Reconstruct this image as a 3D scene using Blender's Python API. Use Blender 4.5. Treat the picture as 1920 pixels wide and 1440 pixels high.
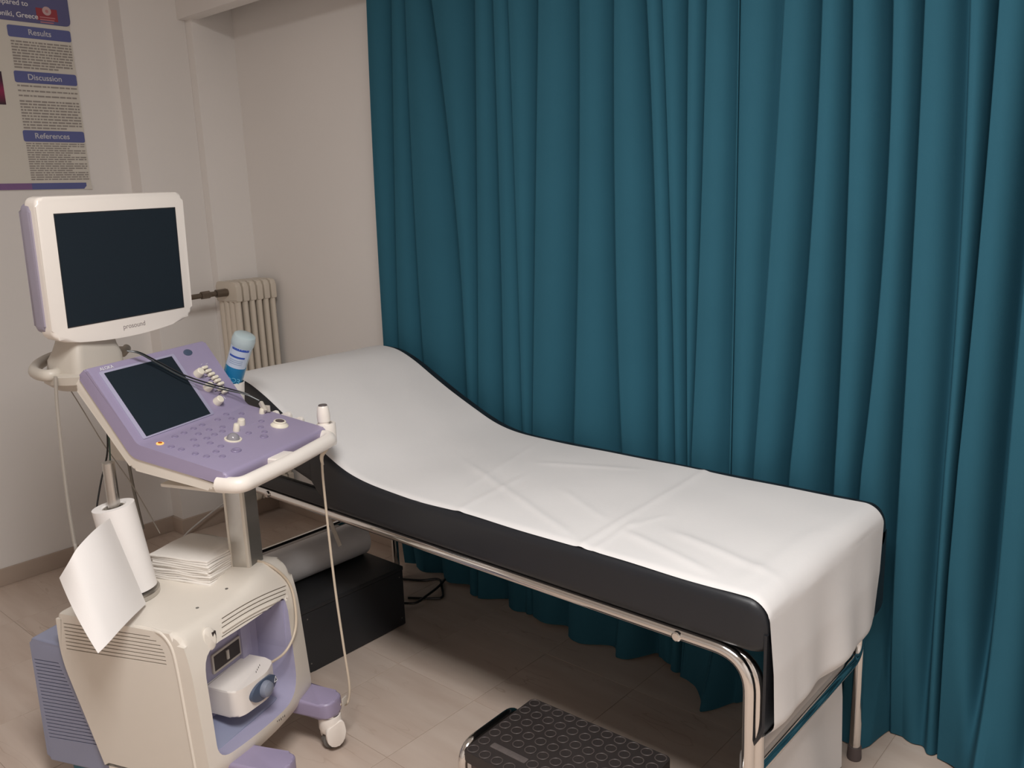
import bpy, bmesh, math, random
from mathutils import Vector, Matrix
random.seed(7)
PI = math.pi
scene = bpy.context.scene
for o in list(bpy.data.objects):
    bpy.data.objects.remove(o)
COL = scene.collection

# ------------------------------------------------------------------ camera
F_PX, CX, CY, CAM_H = 1616.77, 960.0, 720.0, 1.43
_yaw, _pit, _rol = math.radians(-41.7233), math.radians(12.2546), math.radians(2.1412)
_f = Vector((math.sin(_yaw)*math.cos(_pit), math.cos(_yaw)*math.cos(_pit), -math.sin(_pit)))
_r = Vector((math.cos(_yaw), -math.sin(_yaw), 0))
_d = _f.cross(_r)
_c, _s = math.cos(_rol), math.sin(_rol)
RT, DN = _c*_r + _s*_d, -_s*_r + _c*_d
CAMP = Vector((0, 0, CAM_H))
cam_data = bpy.data.cameras.new('camera')
cam_data.sensor_width = 36.0
cam_data.lens = F_PX/1920*36.0
cam_data.clip_start = 0.05
cam = bpy.data.objects.new('camera', cam_data)
COL.objects.link(cam)
m = Matrix.Identity(4)
for i in range(3):
    m[i][0], m[i][1], m[i][2], m[i][3] = RT[i], -DN[i], -_f[i], CAMP[i]
cam.matrix_world = m
scene.camera = cam

# ------------------------------------------------------------------ light
world = bpy.data.worlds.new('world')
scene.world = world
world.use_nodes = True
world.node_tree.nodes['Background'].inputs[0].default_value = (0.9, 0.93, 1.0, 1)
world.node_tree.nodes['Background'].inputs[1].default_value = 0.0


def area_light(name, loc, sx, sy, power, color):
    ld = bpy.data.lights.new(name, 'AREA')
    ld.shape = 'RECTANGLE'
    ld.size, ld.size_y = sx, sy
    ld.energy = power
    ld.color = color
    o = bpy.data.objects.new(name, ld)
    COL.objects.link(o)
    o.location = loc
    return o


area_light('ceiling_lamp_offscreen', (-0.35, 0.35, 2.6), 1.15, 0.5, 60, (1.0, 0.985, 0.965))
scene.view_settings.view_transform = 'Standard'
scene.view_settings.look = 'None'
scene.view_settings.gamma = 1.0
scene.view_settings.use_curve_mapping = False
scene.view_settings.exposure = 0.0


# ------------------------------------------------------------------ picture ray helpers
def ray(x, y):
    return RT*((x-CX)/F_PX) + DN*((y-CY)/F_PX) + _f


def onpl(x, y, n, d):
    r = ray(x, y)
    return CAMP + r*((d - CAMP.dot(n))/r.dot(n))


EX, EY, EZ = Vector((1, 0, 0)), Vector((0, 1, 0)), Vector((0, 0, 1))
YAW = math.radians(20)
UU = Vector((math.cos(YAW), math.sin(YAW), 0))
VV = Vector((-math.sin(YAW), math.cos(YAW), 0))


def W(u, v, z):
    return UU*u + VV*v + Vector((0, 0, z))


def px_x(x, y, v): return onpl(x, y, EX, v)
def px_y(x, y, v): return onpl(x, y, EY, v)
def px_z(x, y, v): return onpl(x, y, EZ, v)
def px_u(x, y, v): return onpl(x, y, UU, v)
def px_v(x, y, v): return onpl(x, y, VV, v)


def frame(o, x, y):
    x = x.normalized()
    z = x.cross(y).normalized()
    y = z.cross(x)
    M = Matrix.Identity(4)
    for i in range(3):
        M[i][0], M[i][1], M[i][2], M[i][3] = x[i], y[i], z[i], o[i]
    return M


def axis_frame(o, z, hint=None):
    z = z.normalized()
    h = hint or (EX if abs(z.x) < 0.8 else EY)
    x = (h - z*h.dot(z)).normalized()
    return frame(o, x, z.cross(x))


# ------------------------------------------------------------------ materials
def lin(c):
    return tuple(((v/12.92) if v <= 0.04045 else ((v+0.055)/1.055)**2.4) for v in c)


def rgb(r, g, b):
    return lin((r/255, g/255, b/255))


MATS = {}


def mat(name, col, rough=0.5, metal=0.0, var=0.04, scale=30, bump=0.0, bscale=200, spec=0.5, **kw):
    if name in MATS:
        return MATS[name]
    M = bpy.data.materials.new(name)
    M.use_nodes = True
    nt = M.node_tree
    b = nt.nodes['Principled BSDF']
    b.inputs['Roughness'].default_value = rough
    b.inputs['Metallic'].default_value = metal
    b.inputs['Specular IOR Level'].default_value = spec
    tc = nt.nodes.new('ShaderNodeTexCoord')
    nz = nt.nodes.new('ShaderNodeTexNoise')
    nz.inputs['Scale'].default_value = scale
    nz.inputs['Detail'].default_value = 3
    nt.links.new(tc.outputs['Object'], nz.inputs['Vector'])
    mx = nt.nodes.new('ShaderNodeMix')
    mx.data_type = 'RGBA'
    mx.inputs[6].default_value = (*[c*(1-var) for c in col], 1)
    mx.inputs[7].default_value = (*[min(1, c*(1+var)) for c in col], 1)
    nt.links.new(nz.outputs['Fac'], mx.inputs[0])
    nt.links.new(mx.outputs[2], b.inputs['Base Color'])
    if bump:
        n2 = nt.nodes.new('ShaderNodeTexNoise')
        n2.inputs['Scale'].default_value = bscale
        n2.inputs['Detail'].default_value = 4
        nt.links.new(tc.outputs['Object'], n2.inputs['Vector'])
        bp = nt.nodes.new('ShaderNodeBump')
        bp.inputs['Strength'].default_value = bump
        bp.inputs['Distance'].default_value = 0.002
        nt.links.new(n2.outputs['Fac'], bp.inputs['Height'])
        nt.links.new(bp.outputs['Normal'], b.inputs['Normal'])
    for k, v in kw.items():
        b.inputs[k.replace('_', ' ')].default_value = v
    MATS[name] = M
    return M


def mat_floor():
    M = mat('floor_vinyl', rgb(200, 180, 166), 0.32)
    nt = M.node_tree
    b = nt.nodes['Principled BSDF']
    geo = nt.nodes.new('ShaderNodeNewGeometry')
    info = nt.nodes.new('ShaderNodeObjectInfo')
    off = nt.nodes.new('ShaderNodeVectorMath'); off.operation = 'SCALE'
    nt.links.new(info.outputs['Location'], off.inputs[0]); off.inputs['Scale'].default_value = 0.6
    add = nt.nodes.new('ShaderNodeVectorMath'); add.operation = 'ADD'
    nt.links.new(geo.outputs['Position'], add.inputs[0]); nt.links.new(off.outputs[0], add.inputs[1])
    mp = nt.nodes.new('ShaderNodeMapping')
    mp.inputs['Scale'].default_value = (1.0, 5.5, 1)
    nt.links.new(add.outputs[0], mp.inputs['Vector'])
    # soft grain clouds
    n1 = nt.nodes.new('ShaderNodeTexNoise'); n1.inputs['Scale'].default_value = 3.0; n1.inputs['Detail'].default_value = 6
    nt.links.new(mp.outputs[0], n1.inputs['Vector'])
    r1 = nt.nodes.new('ShaderNodeValToRGB')
    r1.color_ramp.elements[0].position = 0.3; r1.color_ramp.elements[0].color = (*rgb(198, 178, 164), 1)
    r1.color_ramp.elements[1].position = 0.72; r1.color_ramp.elements[1].color = (*rgb(212, 195, 182), 1)
    nt.links.new(n1.outputs['Fac'], r1.inputs[0])
    # thin brown veins
    n2 = nt.nodes.new('ShaderNodeTexNoise'); n2.inputs['Scale'].default_value = 1.7; n2.inputs['Detail'].default_value = 3; n2.inputs['Distortion'].default_value = 0.4
    nt.links.new(mp.outputs[0], n2.inputs['Vector'])
    mul = nt.nodes.new('ShaderNodeMath'); mul.operation = 'MULTIPLY'; mul.inputs[1].default_value = 6.0
    nt.links.new(n2.outputs['Fac'], mul.inputs[0])
    fr = nt.nodes.new('ShaderNodeMath'); fr.operation = 'FRACT'
    nt.links.new(mul.outputs[0], fr.inputs[0])
    r2 = nt.nodes.new('ShaderNodeValToRGB')
    e = r2.color_ramp.elements
    e[0].position = 0.46; e[0].color = (1, 1, 1, 1)
    e[1].position = 0.54; e[1].color = (1, 1, 1, 1)
    k = e.new(0.5); k.color = (0.80, 0.75, 0.71, 1)
    nt.links.new(fr.outputs[0], r2.inputs[0])
    # the veins fade in and out
    n3 = nt.nodes.new('ShaderNodeTexNoise'); n3.inputs['Scale'].default_value = 2.2
    nt.links.new(add.outputs[0], n3.inputs['Vector'])
    r3 = nt.nodes.new('ShaderNodeValToRGB'); r3.color_ramp.elements[0].position = 0.45; r3.color_ramp.elements[1].position = 0.62
    nt.links.new(n3.outputs['Fac'], r3.inputs[0])
    mx = nt.nodes.new('ShaderNodeMix'); mx.data_type = 'RGBA'; mx.blend_type = 'MULTIPLY'
    nt.links.new(r3.outputs[0], mx.inputs[0])
    nt.links.new(r1.outputs[0], mx.inputs[6]); nt.links.new(r2.outputs[0], mx.inputs[7])
    nt.links.new(mx.outputs[2], b.inputs['Base Color'])
    return M


def mat_gradient_print():
    """the dark printed picture on the poster: magenta glow on black"""
    M = mat('poster_picture', rgb(60, 25, 45), 0.4)
    nt = M.node_tree
    b = nt.nodes['Principled BSDF']
    tc = nt.nodes.new('ShaderNodeTexCoord')
    sp = nt.nodes.new('ShaderNodeSeparateXYZ')
    nt.links.new(tc.outputs['Generated'], sp.inputs[0])
    r = nt.nodes.new('ShaderNodeValToRGB')
    e = r.color_ramp.elements
    e[0].position = 0.0; e[0].color = (*rgb(55, 40, 50), 1)
    e[1].position = 1.0; e[1].color = (*rgb(45, 30, 45), 1)
    k = e.new(0.42); k.color = (*rgb(150, 40, 85), 1)
    k = e.new(0.7); k.color = (*rgb(80, 30, 60), 1)
    nt.links.new(sp.outputs['Z'], r.inputs[0]); nt.links.new(r.outputs[0], b.inputs['Base Color'])
    return M


WALL = mat('wall_paint', rgb(240, 235, 231), 0.75, var=0.02, scale=3, bump=0.15, bscale=60)
BASEB = mat('baseboard_stone', rgb(186, 168, 154), 0.45, var=0.06, scale=8)
FLOOR = mat_floor()
JOINT = mat('floor_joint', rgb(178, 158, 143), 0.7)
CEIL = mat('ceiling_paint', rgb(235, 232, 228), 0.8)
CURT = mat('curtain_cloth', rgb(47, 94, 112), 0.85, var=0.05, scale=6, bump=0.2, bscale=900, spec=0.1)
SHEET = mat('sheet_paper', rgb(229, 226, 225), 0.8, var=0.015, scale=12, bump=0.12, bscale=120)
VINYL = mat('black_vinyl', rgb(31, 33, 38), 0.42, var=0.06, scale=20, bump=0.08, bscale=400)
CHROME = mat('chrome', (0.78, 0.76, 0.74), 0.12, 1.0, var=0.02)
CAPM = mat('rubber_cap', rgb(88, 78, 78), 0.6)
CREAM = mat('cream_plastic', rgb(230, 222, 211), 0.38, var=0.015)
WHITEP = mat('white_plastic', rgb(246, 238, 230), 0.3, var=0.01)
GREYP = mat('warm_grey_plastic', rgb(203, 195, 184), 0.4, var=0.015)
PURP = mat('lavender_plastic', rgb(160, 149, 178), 0.42, var=0.02)
PURPD = mat('lavender_button', rgb(142, 131, 161), 0.3, var=0.02)
LAV = mat('pale_lavender_panel', rgb(172, 168, 194), 0.45, var=0.02)
BLUEG = mat('blue_grey_plastic', rgb(146, 150, 174), 0.45, var=0.02)
SCREEN = mat('dark_screen', rgb(38, 45, 52), 0.18, var=0.02, spec=0.35)
DARK = mat('dark_slot', rgb(58, 50, 48), 0.6)
SLATE = mat('slate_blue', rgb(78, 90, 112), 0.35)
STEEL = mat('brushed_steel', (0.60, 0.58, 0.55), 0.32, 1.0, var=0.05, scale=80)
STEELD = mat('dark_metal', rgb(132, 129, 125), 0.4, 0.5)  # darker grey metal for the column front plate and the screws
TRIM = mat('light_trim', rgb(214, 206, 194), 0.4)
KNOB = mat('ivory_knob', rgb(240, 232, 214), 0.35, var=0.01)
BALL = mat('grey_ball', rgb(150, 146, 152), 0.15)
BLACKC = mat('black_cable', rgb(38, 38, 40), 0.35)
GREYC = mat('grey_cable', rgb(165, 158, 150), 0.5)
BEIGEC = mat('beige_cable', rgb(208, 192, 172), 0.5)
PAPER = mat('roll_paper', rgb(246, 242, 240), 0.85, var=0.01, bump=0.1, bscale=300)
TISSUE = mat('tissue_paper', rgb(242, 236, 229), 0.9, var=0.02, bump=0.2, bscale=150)
RADI = mat('radiator_enamel', rgb(218, 207, 192), 0.4, var=0.03, scale=12)
BRASS = mat('tarnished_metal', rgb(122, 110, 98), 0.4, 0.7, var=0.2, scale=60)
BOXM = mat('black_box_paint', rgb(40, 41, 44), 0.5, var=0.12, scale=25)
RUBBER = mat('stool_rubber', rgb(50, 44, 43), 0.55, var=0.05, scale=30)
RUBRING = mat('stool_ring', rgb(82, 74, 72), 0.4)
WHEEL = mat('wheel_rubber', rgb(112, 108, 104), 0.6)
PAPERP = mat('poster_paper', rgb(222, 216, 206), 0.6, var=0.01)
PBLUE = mat('poster_blue', rgb(98, 104, 158), 0.5, var=0.08, scale=4)
PHEAD = mat('poster_header', rgb(98, 98, 142), 0.5, var=0.1, scale=6)
PRED = mat('poster_red', rgb(158, 62, 72), 0.5)
PTEXT = mat('poster_text', rgb(158, 150, 144), 0.6)
PWHITE = mat('print_white', rgb(232, 230, 234), 0.5)
PMAG = mat('poster_purple', rgb(134, 100, 148), 0.5)
GEL = mat('blue_gel', rgb(40, 150, 196), 0.15, var=0.05, scale=40, Transmission_Weight=0.25)
BOTT = mat('clear_bottle', rgb(205, 222, 226), 0.2, var=0.02, Transmission_Weight=0.3)
LABELB = mat('bottle_label', rgb(196, 208, 226), 0.4)
NAVY = mat('label_navy', rgb(52, 84, 172), 0.4)
LBLUE = mat('label_light_blue', rgb(110, 190, 222), 0.4)
DBLUE = mat('label_deep_blue', rgb(30, 122, 172), 0.4)
ORANGE = mat('orange_lamp', rgb(255, 190, 110), 0.4, Emission_Color=(1.0, 0.45, 0.12, 1), Emission_Strength=0.7)
DORANGE = mat('orange_centre', rgb(190, 90, 30), 0.4)
PRINTG = mat('print_grey', rgb(150, 140, 138), 0.5)
REDP = mat('red_plastic', rgb(196, 70, 76), 0.4)

# ------------------------------------------------------------------ mesh helpers
WM = {}


def tag(o, label=None, cat=None, group=None, kind=None):
    for k, v in (('label', label), ('category', cat), ('group', group), ('kind', kind)):
        if v:
            o[k] = v
    return o


def empty(name, loc, rz=0.0, label=None, cat=None, group=None):
    o = bpy.data.objects.new(name, None)
    o.empty_display_size = 0.05
    COL.objects.link(o)
    o.location = loc
    o.rotation_euler = (0, 0, rz)
    WM[o.name] = Matrix.Translation(Vector(loc)) @ Matrix.Rotation(rz, 4, 'Z')
    return tag(o, label, cat, group)


def obj(name, bm, material, parent=None, label=None, cat=None, group=None, kind=None, angle=35, flat=False):
    me = bpy.data.meshes.new(name)
    o = bpy.data.objects.new(name, me)
    COL.objects.link(o)
    if parent is not None:
        Mp = WM[parent.name]
        bm.transform(Mp.inverted())
        o.parent = parent
        WM[o.name] = Mp
    else:
        xs = [v.co.x for v in bm.verts]; ys = [v.co.y for v in bm.verts]; zs = [v.co.z for v in bm.verts]
        org = Vector(((min(xs)+max(xs))/2, (min(ys)+max(ys))/2, min(zs)))
        bm.transform(Matrix.Translation(-org))
        o.location = org
        WM[o.name] = Matrix.Translation(org)
    bmesh.ops.recalc_face_normals(bm, faces=bm.faces[:]) if not flat else None
    bm.to_mesh(me)
    bm.free()
    if material:
        me.materials.append(material)
    if not flat:
        for p in me.polygons:
            p.use_smooth = True
        me.set_sharp_from_angle(angle=math.radians(angle))
    return tag(o, label, cat, group, kind)


def nb():
    return bmesh.new()


def box(bm, c, s, M=None, bevel=0.0, seg=2):
    t = bmesh.new()
    bmesh.ops.create_cube(t, size=1.0)
    for v in t.verts:
        v.co = Vector((v.co.x*s[0], v.co.y*s[1], v.co.z*s[2]))
    if bevel:
        bmesh.ops.bevel(t, geom=t.edges[:], offset=bevel, segments=seg, affect='EDGES', profile=0.6)
    T = Matrix.Translation(Vector(c))
    t.transform((M @ T) if M is not None else T)
    merge(bm, t)
    return bm


def merge(bm, t):
    me = bpy.data.meshes.new('tmp')
    t.to_mesh(me)
    t.free()
    bm.from_mesh(me)
    bpy.data.meshes.remove(me)


def ubox(bm, u0, u1, v0, v1, z0, z1, bevel=0.0, seg=2):
    M = frame(Vector((0, 0, 0)), UU, VV)
    return box(bm, ((u0+u1)/2, (v0+v1)/2, (z0+z1)/2), (u1-u0, v1-v0, z1-z0), M, bevel, seg)


def abox(bm, x0, x1, y0, y1, z0, z1, bevel=0.0, seg=2):
    return box(bm, ((x0+x1)/2, (y0+y1)/2, (z0+z1)/2), (x1-x0, y1-y0, z1-z0), None, bevel, seg)


def prism(bm, poly, M, depth, bevel=0.0, seg=2):
    """poly in local xy, extruded along local z by depth"""
    t = bmesh.new()
    a = [t.verts.new((x, y, 0)) for x, y in poly]
    b = [t.verts.new((x, y, depth)) for x, y in poly]
    t.faces.new(a[::-1]); t.faces.new(b)
    n = len(poly)
    for i in range(n):
        t.faces.new((a[i], a[(i+1) % n], b[(i+1) % n], b[i]))
    if bevel:
        cap = [e for e in t.edges if all(abs(v.co.z) < 1e-7 for v in e.verts) or all(abs(v.co.z-depth) < 1e-7 for v in e.verts)]
        bmesh.ops.bevel(t, geom=cap, offset=bevel, segments=seg, affect='EDGES', profile=0.6)
    t.transform(M)
    merge(bm, t)
    return bm


def roundpoly(pts, r, n=5):
    out = []
    N = len(pts)
    for i in range(N):
        p0, p1, p2 = Vector(pts[i-1]), Vector(pts[i]), Vector(pts[(i+1) % N])
        rr_ = r[i] if isinstance(r, (list, tuple)) else r
        a, b = (p0-p1), (p2-p1)
        la, lb = a.length, b.length
        k = min(rr_, la*0.49, lb*0.49)
        if k <= 1e-6:
            out.append(tuple(p1)); continue
        a = p1 + a/la*k
        b = p1 + b/lb*k
        for j in range(n+1):
            s = j/n
            q = a*(1-s)**2 + p1*2*s*(1-s) + b*s*s
            out.append((q.x, q.y))
    return out


def rrect(x0, y0, x1, y1, r, n=5):
    return roundpoly([(x0, y0), (x1, y0), (x1, y1), (x0, y1)], r, n)


def lathe(bm, prof, M, seg=24, sx=1.0, sy=1.0):
    """prof: list of (radius, z); closed with caps where radius > 0"""
    t = bmesh.new()
    rings = []
    for r, z in prof:
        if r < 1e-6:
            rings.append([t.verts.new((0, 0, z))])
        else:
            rings.append([t.verts.new((r*math.cos(2*PI*i/seg)*sx, r*math.sin(2*PI*i/seg)*sy, z)) for i in range(seg)])
    for a, b in zip(rings, rings[1:]):
        if len(a) == 1 and len(b) == 1:
            continue
        for i in range(seg):
            j = (i+1) % seg
            if len(a) == 1:
                t.faces.new((a[0], b[j], b[i]))
            elif len(b) == 1:
                t.faces.new((a[i], a[j], b[0]))
            else:
                t.faces.new((a[i], a[j], b[j], b[i]))
    if prof[0] == prof[-1]:
        bmesh.ops.remove_doubles(t, verts=t.verts[:], dist=1e-6)
    else:
        if len(rings[0]) > 1:
            t.faces.new(rings[0][::-1])
        if len(rings[-1]) > 1:
            t.faces.new(rings[-1])
    t.transform(M)
    merge(bm, t)
    return bm


def catmull(pts, n=8):
    pts = [Vector(p) for p in pts]
    if len(pts) < 3:
        return pts
    P = [pts[0]*2-pts[1]] + pts + [pts[-1]*2-pts[-2]]
    out = []
    for i in range(1, len(P)-2):
        for j in range(n):
            t = j/n
            a, b, c, d = P[i-1], P[i], P[i+1], P[i+2]
            out.append(0.5*((2*b) + (c-a)*t + (2*a-5*b+4*c-d)*t*t + (3*b-3*c+d-a)*t**3))
    out.append(pts[-1])
    return out


def tube(bm, pts, r, seg=10, smooth=0, sx=1.0, rads=None):
    if smooth:
        pts = catmull(pts, smooth)
    pts = [Vector(p) for p in pts]
    n = len(pts)
    rings = []
    up = None
    for i, p in enumerate(pts):
        d = (pts[min(i+1, n-1)] - pts[max(i-1, 0)]).normalized()
        if up is None:
            up = EZ if abs(d.z) < 0.9 else EX
        x = (up - d*up.dot(d))
        if x.length < 1e-4:
            x = EX - d*EX.dot(d)
        x.normalize()
        y = d.cross(x)
        up = x
        rr_ = rads[min(i, len(rads)-1)] if rads else r
        rings.append([bm.verts.new(p + x*(math.cos(2*PI*k/seg)*rr_) + y*(math.sin(2*PI*k/seg)*rr_*sx)) for k in range(seg)])
    for a, b in zip(rings, rings[1:]):
        for k in range(seg):
            j = (k+1) % seg
            bm.faces.new((a[k], a[j], b[j], b[k]))
    bm.faces.new(rings[0][::-1]); bm.faces.new(rings[-1])
    return bm


def fillet_path(pts, r, n=8):
    """polyline in 3D with rounded corners"""
    pts = [Vector(p) for p in pts]
    out = [pts[0]]
    for i in range(1, len(pts)-1):
        a, b = pts[i-1]-pts[i], pts[i+1]-pts[i]
        k = min(r, a.length*0.49, b.length*0.49)
        A, B = pts[i]+a.normalized()*k, pts[i]+b.normalized()*k
        for j in range(n+1):
            s = j/n
            out.append(A*(1-s)**2 + pts[i]*2*s*(1-s) + B*s*s)
    out.append(pts[-1])
    return out


def grid(bm, fn, nu, nv):
    V = [[bm.verts.new(fn(i/nu, j/nv)) for j in range(nv+1)] for i in range(nu+1)]
    for i in range(nu):
        for j in range(nv):
            bm.faces.new((V[i][j], V[i+1][j], V[i+1][j+1], V[i][j+1]))
    return bm


def text(bm, s, size, M, depth=0.0004, bold=0.0):
    cu = bpy.data.curves.new('t', 'FONT')
    cu.body = s
    cu.size = size
    cu.offset = size*bold
    cu.extrude = depth
    cu.align_x = 'CENTER'; cu.align_y = 'CENTER'
    ob = bpy.data.objects.new('t', cu)
    me = bpy.data.meshes.new_from_object(ob)
    t = bmesh.new()
    t.from_mesh(me)
    t.transform(M)
    merge(bm, t)
    bpy.data.objects.remove(ob); bpy.data.curves.remove(cu); bpy.data.meshes.remove(me)
    return bm


def interp(tab, x):
    if x <= tab[0][0]:
        return tab[0][1]
    for (a, fa), (b, fb) in zip(tab, tab[1:]):
        if x <= b:
            t = (x-a)/(b-a)
            return fa + (fb-fa)*t
    return tab[-1][1]


def sinterp(tab, x):
    if x <= tab[0][0]:
        return tab[0][1]
    for (a, fa), (b, fb) in zip(tab, tab[1:]):
        if x <= b:
            t = (x-a)/(b-a)
            t = t*t*(3-2*t)
            return fa + (fb-fa)*t
    return tab[-1][1]


def struct(name, bm, material, **kw):
    return obj(name, bm, material, kind='structure', **kw)


# ------------------------------------------------------------------ room shell
XA, XB, XD = -3.645, -3.555, -3.508      # left wall and its two steps
YS1, YS2, YBACK = 1.738, 2.012, 2.208    # where the wall steps out, back wall
XR, YF, ZC = 1.5, -1.9, 2.62

fl = struct('floor', abox(nb(), XA-0.1, XR+0.1, YF-0.1, YBACK+0.1, -0.06, -0.0012), JOINT)
TS = 0.332
tile_me = None
bm = abox(nb(), -TS/2+0.0006, TS/2-0.0006, -TS/2+0.0006, TS/2-0.0006, -0.0012, 0.0, 0.0004, 1)
tile_me = bpy.data.meshes.new('tile')
bm.to_mesh(tile_me); bm.free(); tile_me.materials.append(FLOOR)
FLM = WM[fl.name].inverted()
ix0, ix1 = math.floor((XA+1.613)/TS), math.ceil((XR+1.613)/TS)
iy0, iy1 = math.floor((YF-1.591)/TS), math.ceil((YBACK-1.591)/TS)
for i in range(ix0, ix1):
    for j in range(iy0, iy1):
        t = bpy.data.objects.new('tile', tile_me)
        COL.objects.link(t)
        t.parent = fl
        t.location = FLM @ Vector((-1.613+TS*(i+0.5), 1.591+TS*(j+0.5), 0))

w = nb()
abox(w, XA-0.15, XA, YF, YS1, 0, ZC)
abox(w, XA-0.15, XB, YS1, YS2, 0, ZC, 0.004, 2)
abox(w, XA-0.15, XD, YS2, YBACK+0.1, 0, ZC, 0.004, 2)
struct('wall_left', w, WALL)
struct('wall_back', abox(nb(), XA-0.15, XR+0.15, YBACK, YBACK+0.15, 0, ZC), WALL)
struct('wall_front', abox(nb(), XA-0.15, XR+0.15, YF-0.15, YF, 0, ZC), WALL)
struct('wall_right', abox(nb(), XR, XR+0.15, YF, YBACK, 0, ZC), WALL)
struct('ceiling', abox(nb(), XA-0.15, XR+0.15, YF-0.15, YBACK+0.15, ZC, ZC+0.1), CEIL)
struct('trim_1', abox(nb(), XA, XR, 1.977, 2.045, 2.2, ZC, 0.004, 2), WALL)      # lintel beam in front of the curtain rail
BB = 0.07
b = nb()
abox(b, XA, XA+0.012, YF, YS1, 0, BB, 0.003, 2)
abox(b, XA, XB+0.012, YS1-0.012, YS2, 0, BB, 0.003, 2)
abox(b, XA, XD+0.012, YS2-0.012, YBACK, 0, BB, 0.003, 2)
struct('baseboard_left', b, BASEB)
struct('baseboard_back', abox(nb(), XD, XR, YBACK-0.012, YBACK, 0, BB, 0.003, 2), BASEB)

# ------------------------------------------------------------------ curtains
YC = 2.085
CREST = [  # px at rows y=0, 480, 880, strength
    (688, 711, 735, .6), (733, 745, 758, .55), (757, 782, 812, .8), (807, 860, 877, 1), (893, 894, 894, .7), (927, 940, 945, .4),
    (955, 972, 982, .8), (1010, 1005, 998, .8), (1085, 1085, 1077, .7), (1150, 1153, 1168, .8), (1213, 1230, 1232, .6),
    (1243, 1258, 1265, 1), (1293, 1288, 1288, .8), (1328, 1313, 1294, .5), (1387, 1379, 1370, .5),
    (1468, 1441, 1412, .8), (1538, 1515, 1480, 1), (1595, 1582, 1563, .9), (1672, 1652, 1612, .9), (1732, 1708, 1685, .7),
    (1820, 1800, 1770, 1.2), (1873, 1833, 1793, 1), (1968, 1925, 1890, .9), (2065, 2030, 2000, .9)]


def crest_tab(c):
    t = []
    for px_, row in zip(c[:3], (0, 480, 880)):
        p = px_y(px_, row, YC)
        t.append((p.z, p.x))
    t.sort()
    return t


CT = [(crest_tab(c), c[3]) for c in CREST]


def crest_x(tab, z):
    # quadratic through the three measured points, clamped outside them
    (z0, x0), (z1, x1), (z2, x2) = tab
    z = min(max(z, z0-0.25), z2+0.1)
    l0 = (z-z1)*(z-z2)/((z0-z1)*(z0-z2)); l1 = (z-z0)*(z-z2)/((z1-z0)*(z1-z2)); l2 = (z-z0)*(z-z1)/((z2-z0)*(z2-z1))
    if z < z0:
        return x0 + (z-z0)*(x1-x0)/(z1-z0)*0.6
    return x0*l0 + x1*l1 + x2*l2


HEM = [(-2.62, 2.12), (-2.3, 2.115), (-2.1, 2.07), (-1.95, 2.10), (-1.78, 2.06), (-1.58, 2.07), (-1.42, 2.04), (-1.3, 2.09), (-1.18, 2.05),
       (-1.07, 1.985), (-0.98, 2.07), (-0.85, 2.10), (-0.76, 2.08), (-0.68, 2.045), (-0.652, 2.05), (-0.635, 2.15), (-0.6, 2.165), (-0.53, 2.13), (-0.46, 2.095),
       (-0.38, 2.04), (-0.25, 2.0), (-0.1, 2.06), (0.2, 2.05), (0.6, 2.08), (1.2, 2.08)]


def curtain(name, i0, i1, y_off, label, extra_right=None):
    tabs = CT[i0:i1+1]
    NX, NZ = 44, 70
    ZT = 2.5
    bm = nb()
    rows = []
    for jz in range(NZ+1):
        s = jz/NZ
        z = ZT*(1-s) + 0.004*s
        z = ZT - (ZT-0.004)*(s**0.85)
        xs = [crest_x(t, z) for t, _ in tabs]
        st = [a for _, a in tabs]
        if extra_right:
            last = xs[-1]
            for k in range(extra_right):
                xs.append(last + 0.13*(k+1) + 0.02*math.sin(k*2.1+z))
                st.append(0.8)
        for k in range(1, len(xs)):
            xs[k] = max(xs[k], xs[k-1]+0.012)
        row = []
        low = max(0.0, (0.55-z)/0.55)
        for k in range(len(xs)-1):
            wd = xs[k+1]-xs[k]
            D = min(0.115, 0.03+wd*0.75)*st[k]
            for q in range(NX):
                t = q/NX
                x = xs[k] + wd*t
                off = D*(0.30*(1-math.cos(2*PI*t**1.6))/2 + 0.70*((1-math.cos(2*PI*t**3.0))/2)**1.3)
                off += 0.006*math.sin(x*9+z*1.3)
                y = YC + y_off + off
                hy = interp(HEM, x) + off*0.35
                y = y*(1-low**1.6) + hy*low**1.6
                # hem billows: fold ripples where the cloth meets the floor
                y += low**3*0.012*math.sin(x*38+1.0)
                for xa_, xb_, amp, wd_ in ((-0.47, -0.40, 0.055, 0.035), (-0.27, -0.20, 0.05, 0.045), (-0.69, -0.665, 0.03, 0.02), (-1.075, -1.07, 0.04, 0.05), (-1.62, -1.6, 0.03, 0.06)):
                    xc_ = xa_ + (xb_-xa_)*low
                    y -= amp*low**1.5*math.exp(-((x-xc_)/wd_)**2)
                zz = z + (0.012*max(0, math.sin(x*14.0+0.6)))*low**6
                row.append((x, min(y, YBACK-0.006), zz))
        row.append((xs[-1], YC+y_off, z))
        rows.append([bm.verts.new(p) for p in row])
    for a, b in zip(rows, rows[1:]):
        for i in range(len(a)-1):
            bm.faces.new((a[i], a[i+1], b[i+1], b[i]))
    return obj(name, bm, CURT, None, label, 'curtain', 'teal curtains', angle=60, flat=False)


curtain('curtain', 0, 14, 0.0, 'teal blue curtain panel hanging beside the bare cream wall behind the couch head')
curtain('curtain', 13, 23, 0.012, 'teal blue curtain panel pooling on the floor behind the couch foot', extra_right=6)
r = nb()
tube(r, [(-2.62, 2.12, 2.513), (XR-0.05, 2.12, 2.513)], 0.01)
rail_ = obj('curtain_rail', r, CHROME, None, 'metal curtain rail hidden behind the lintel beam', 'curtain rail')

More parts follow.
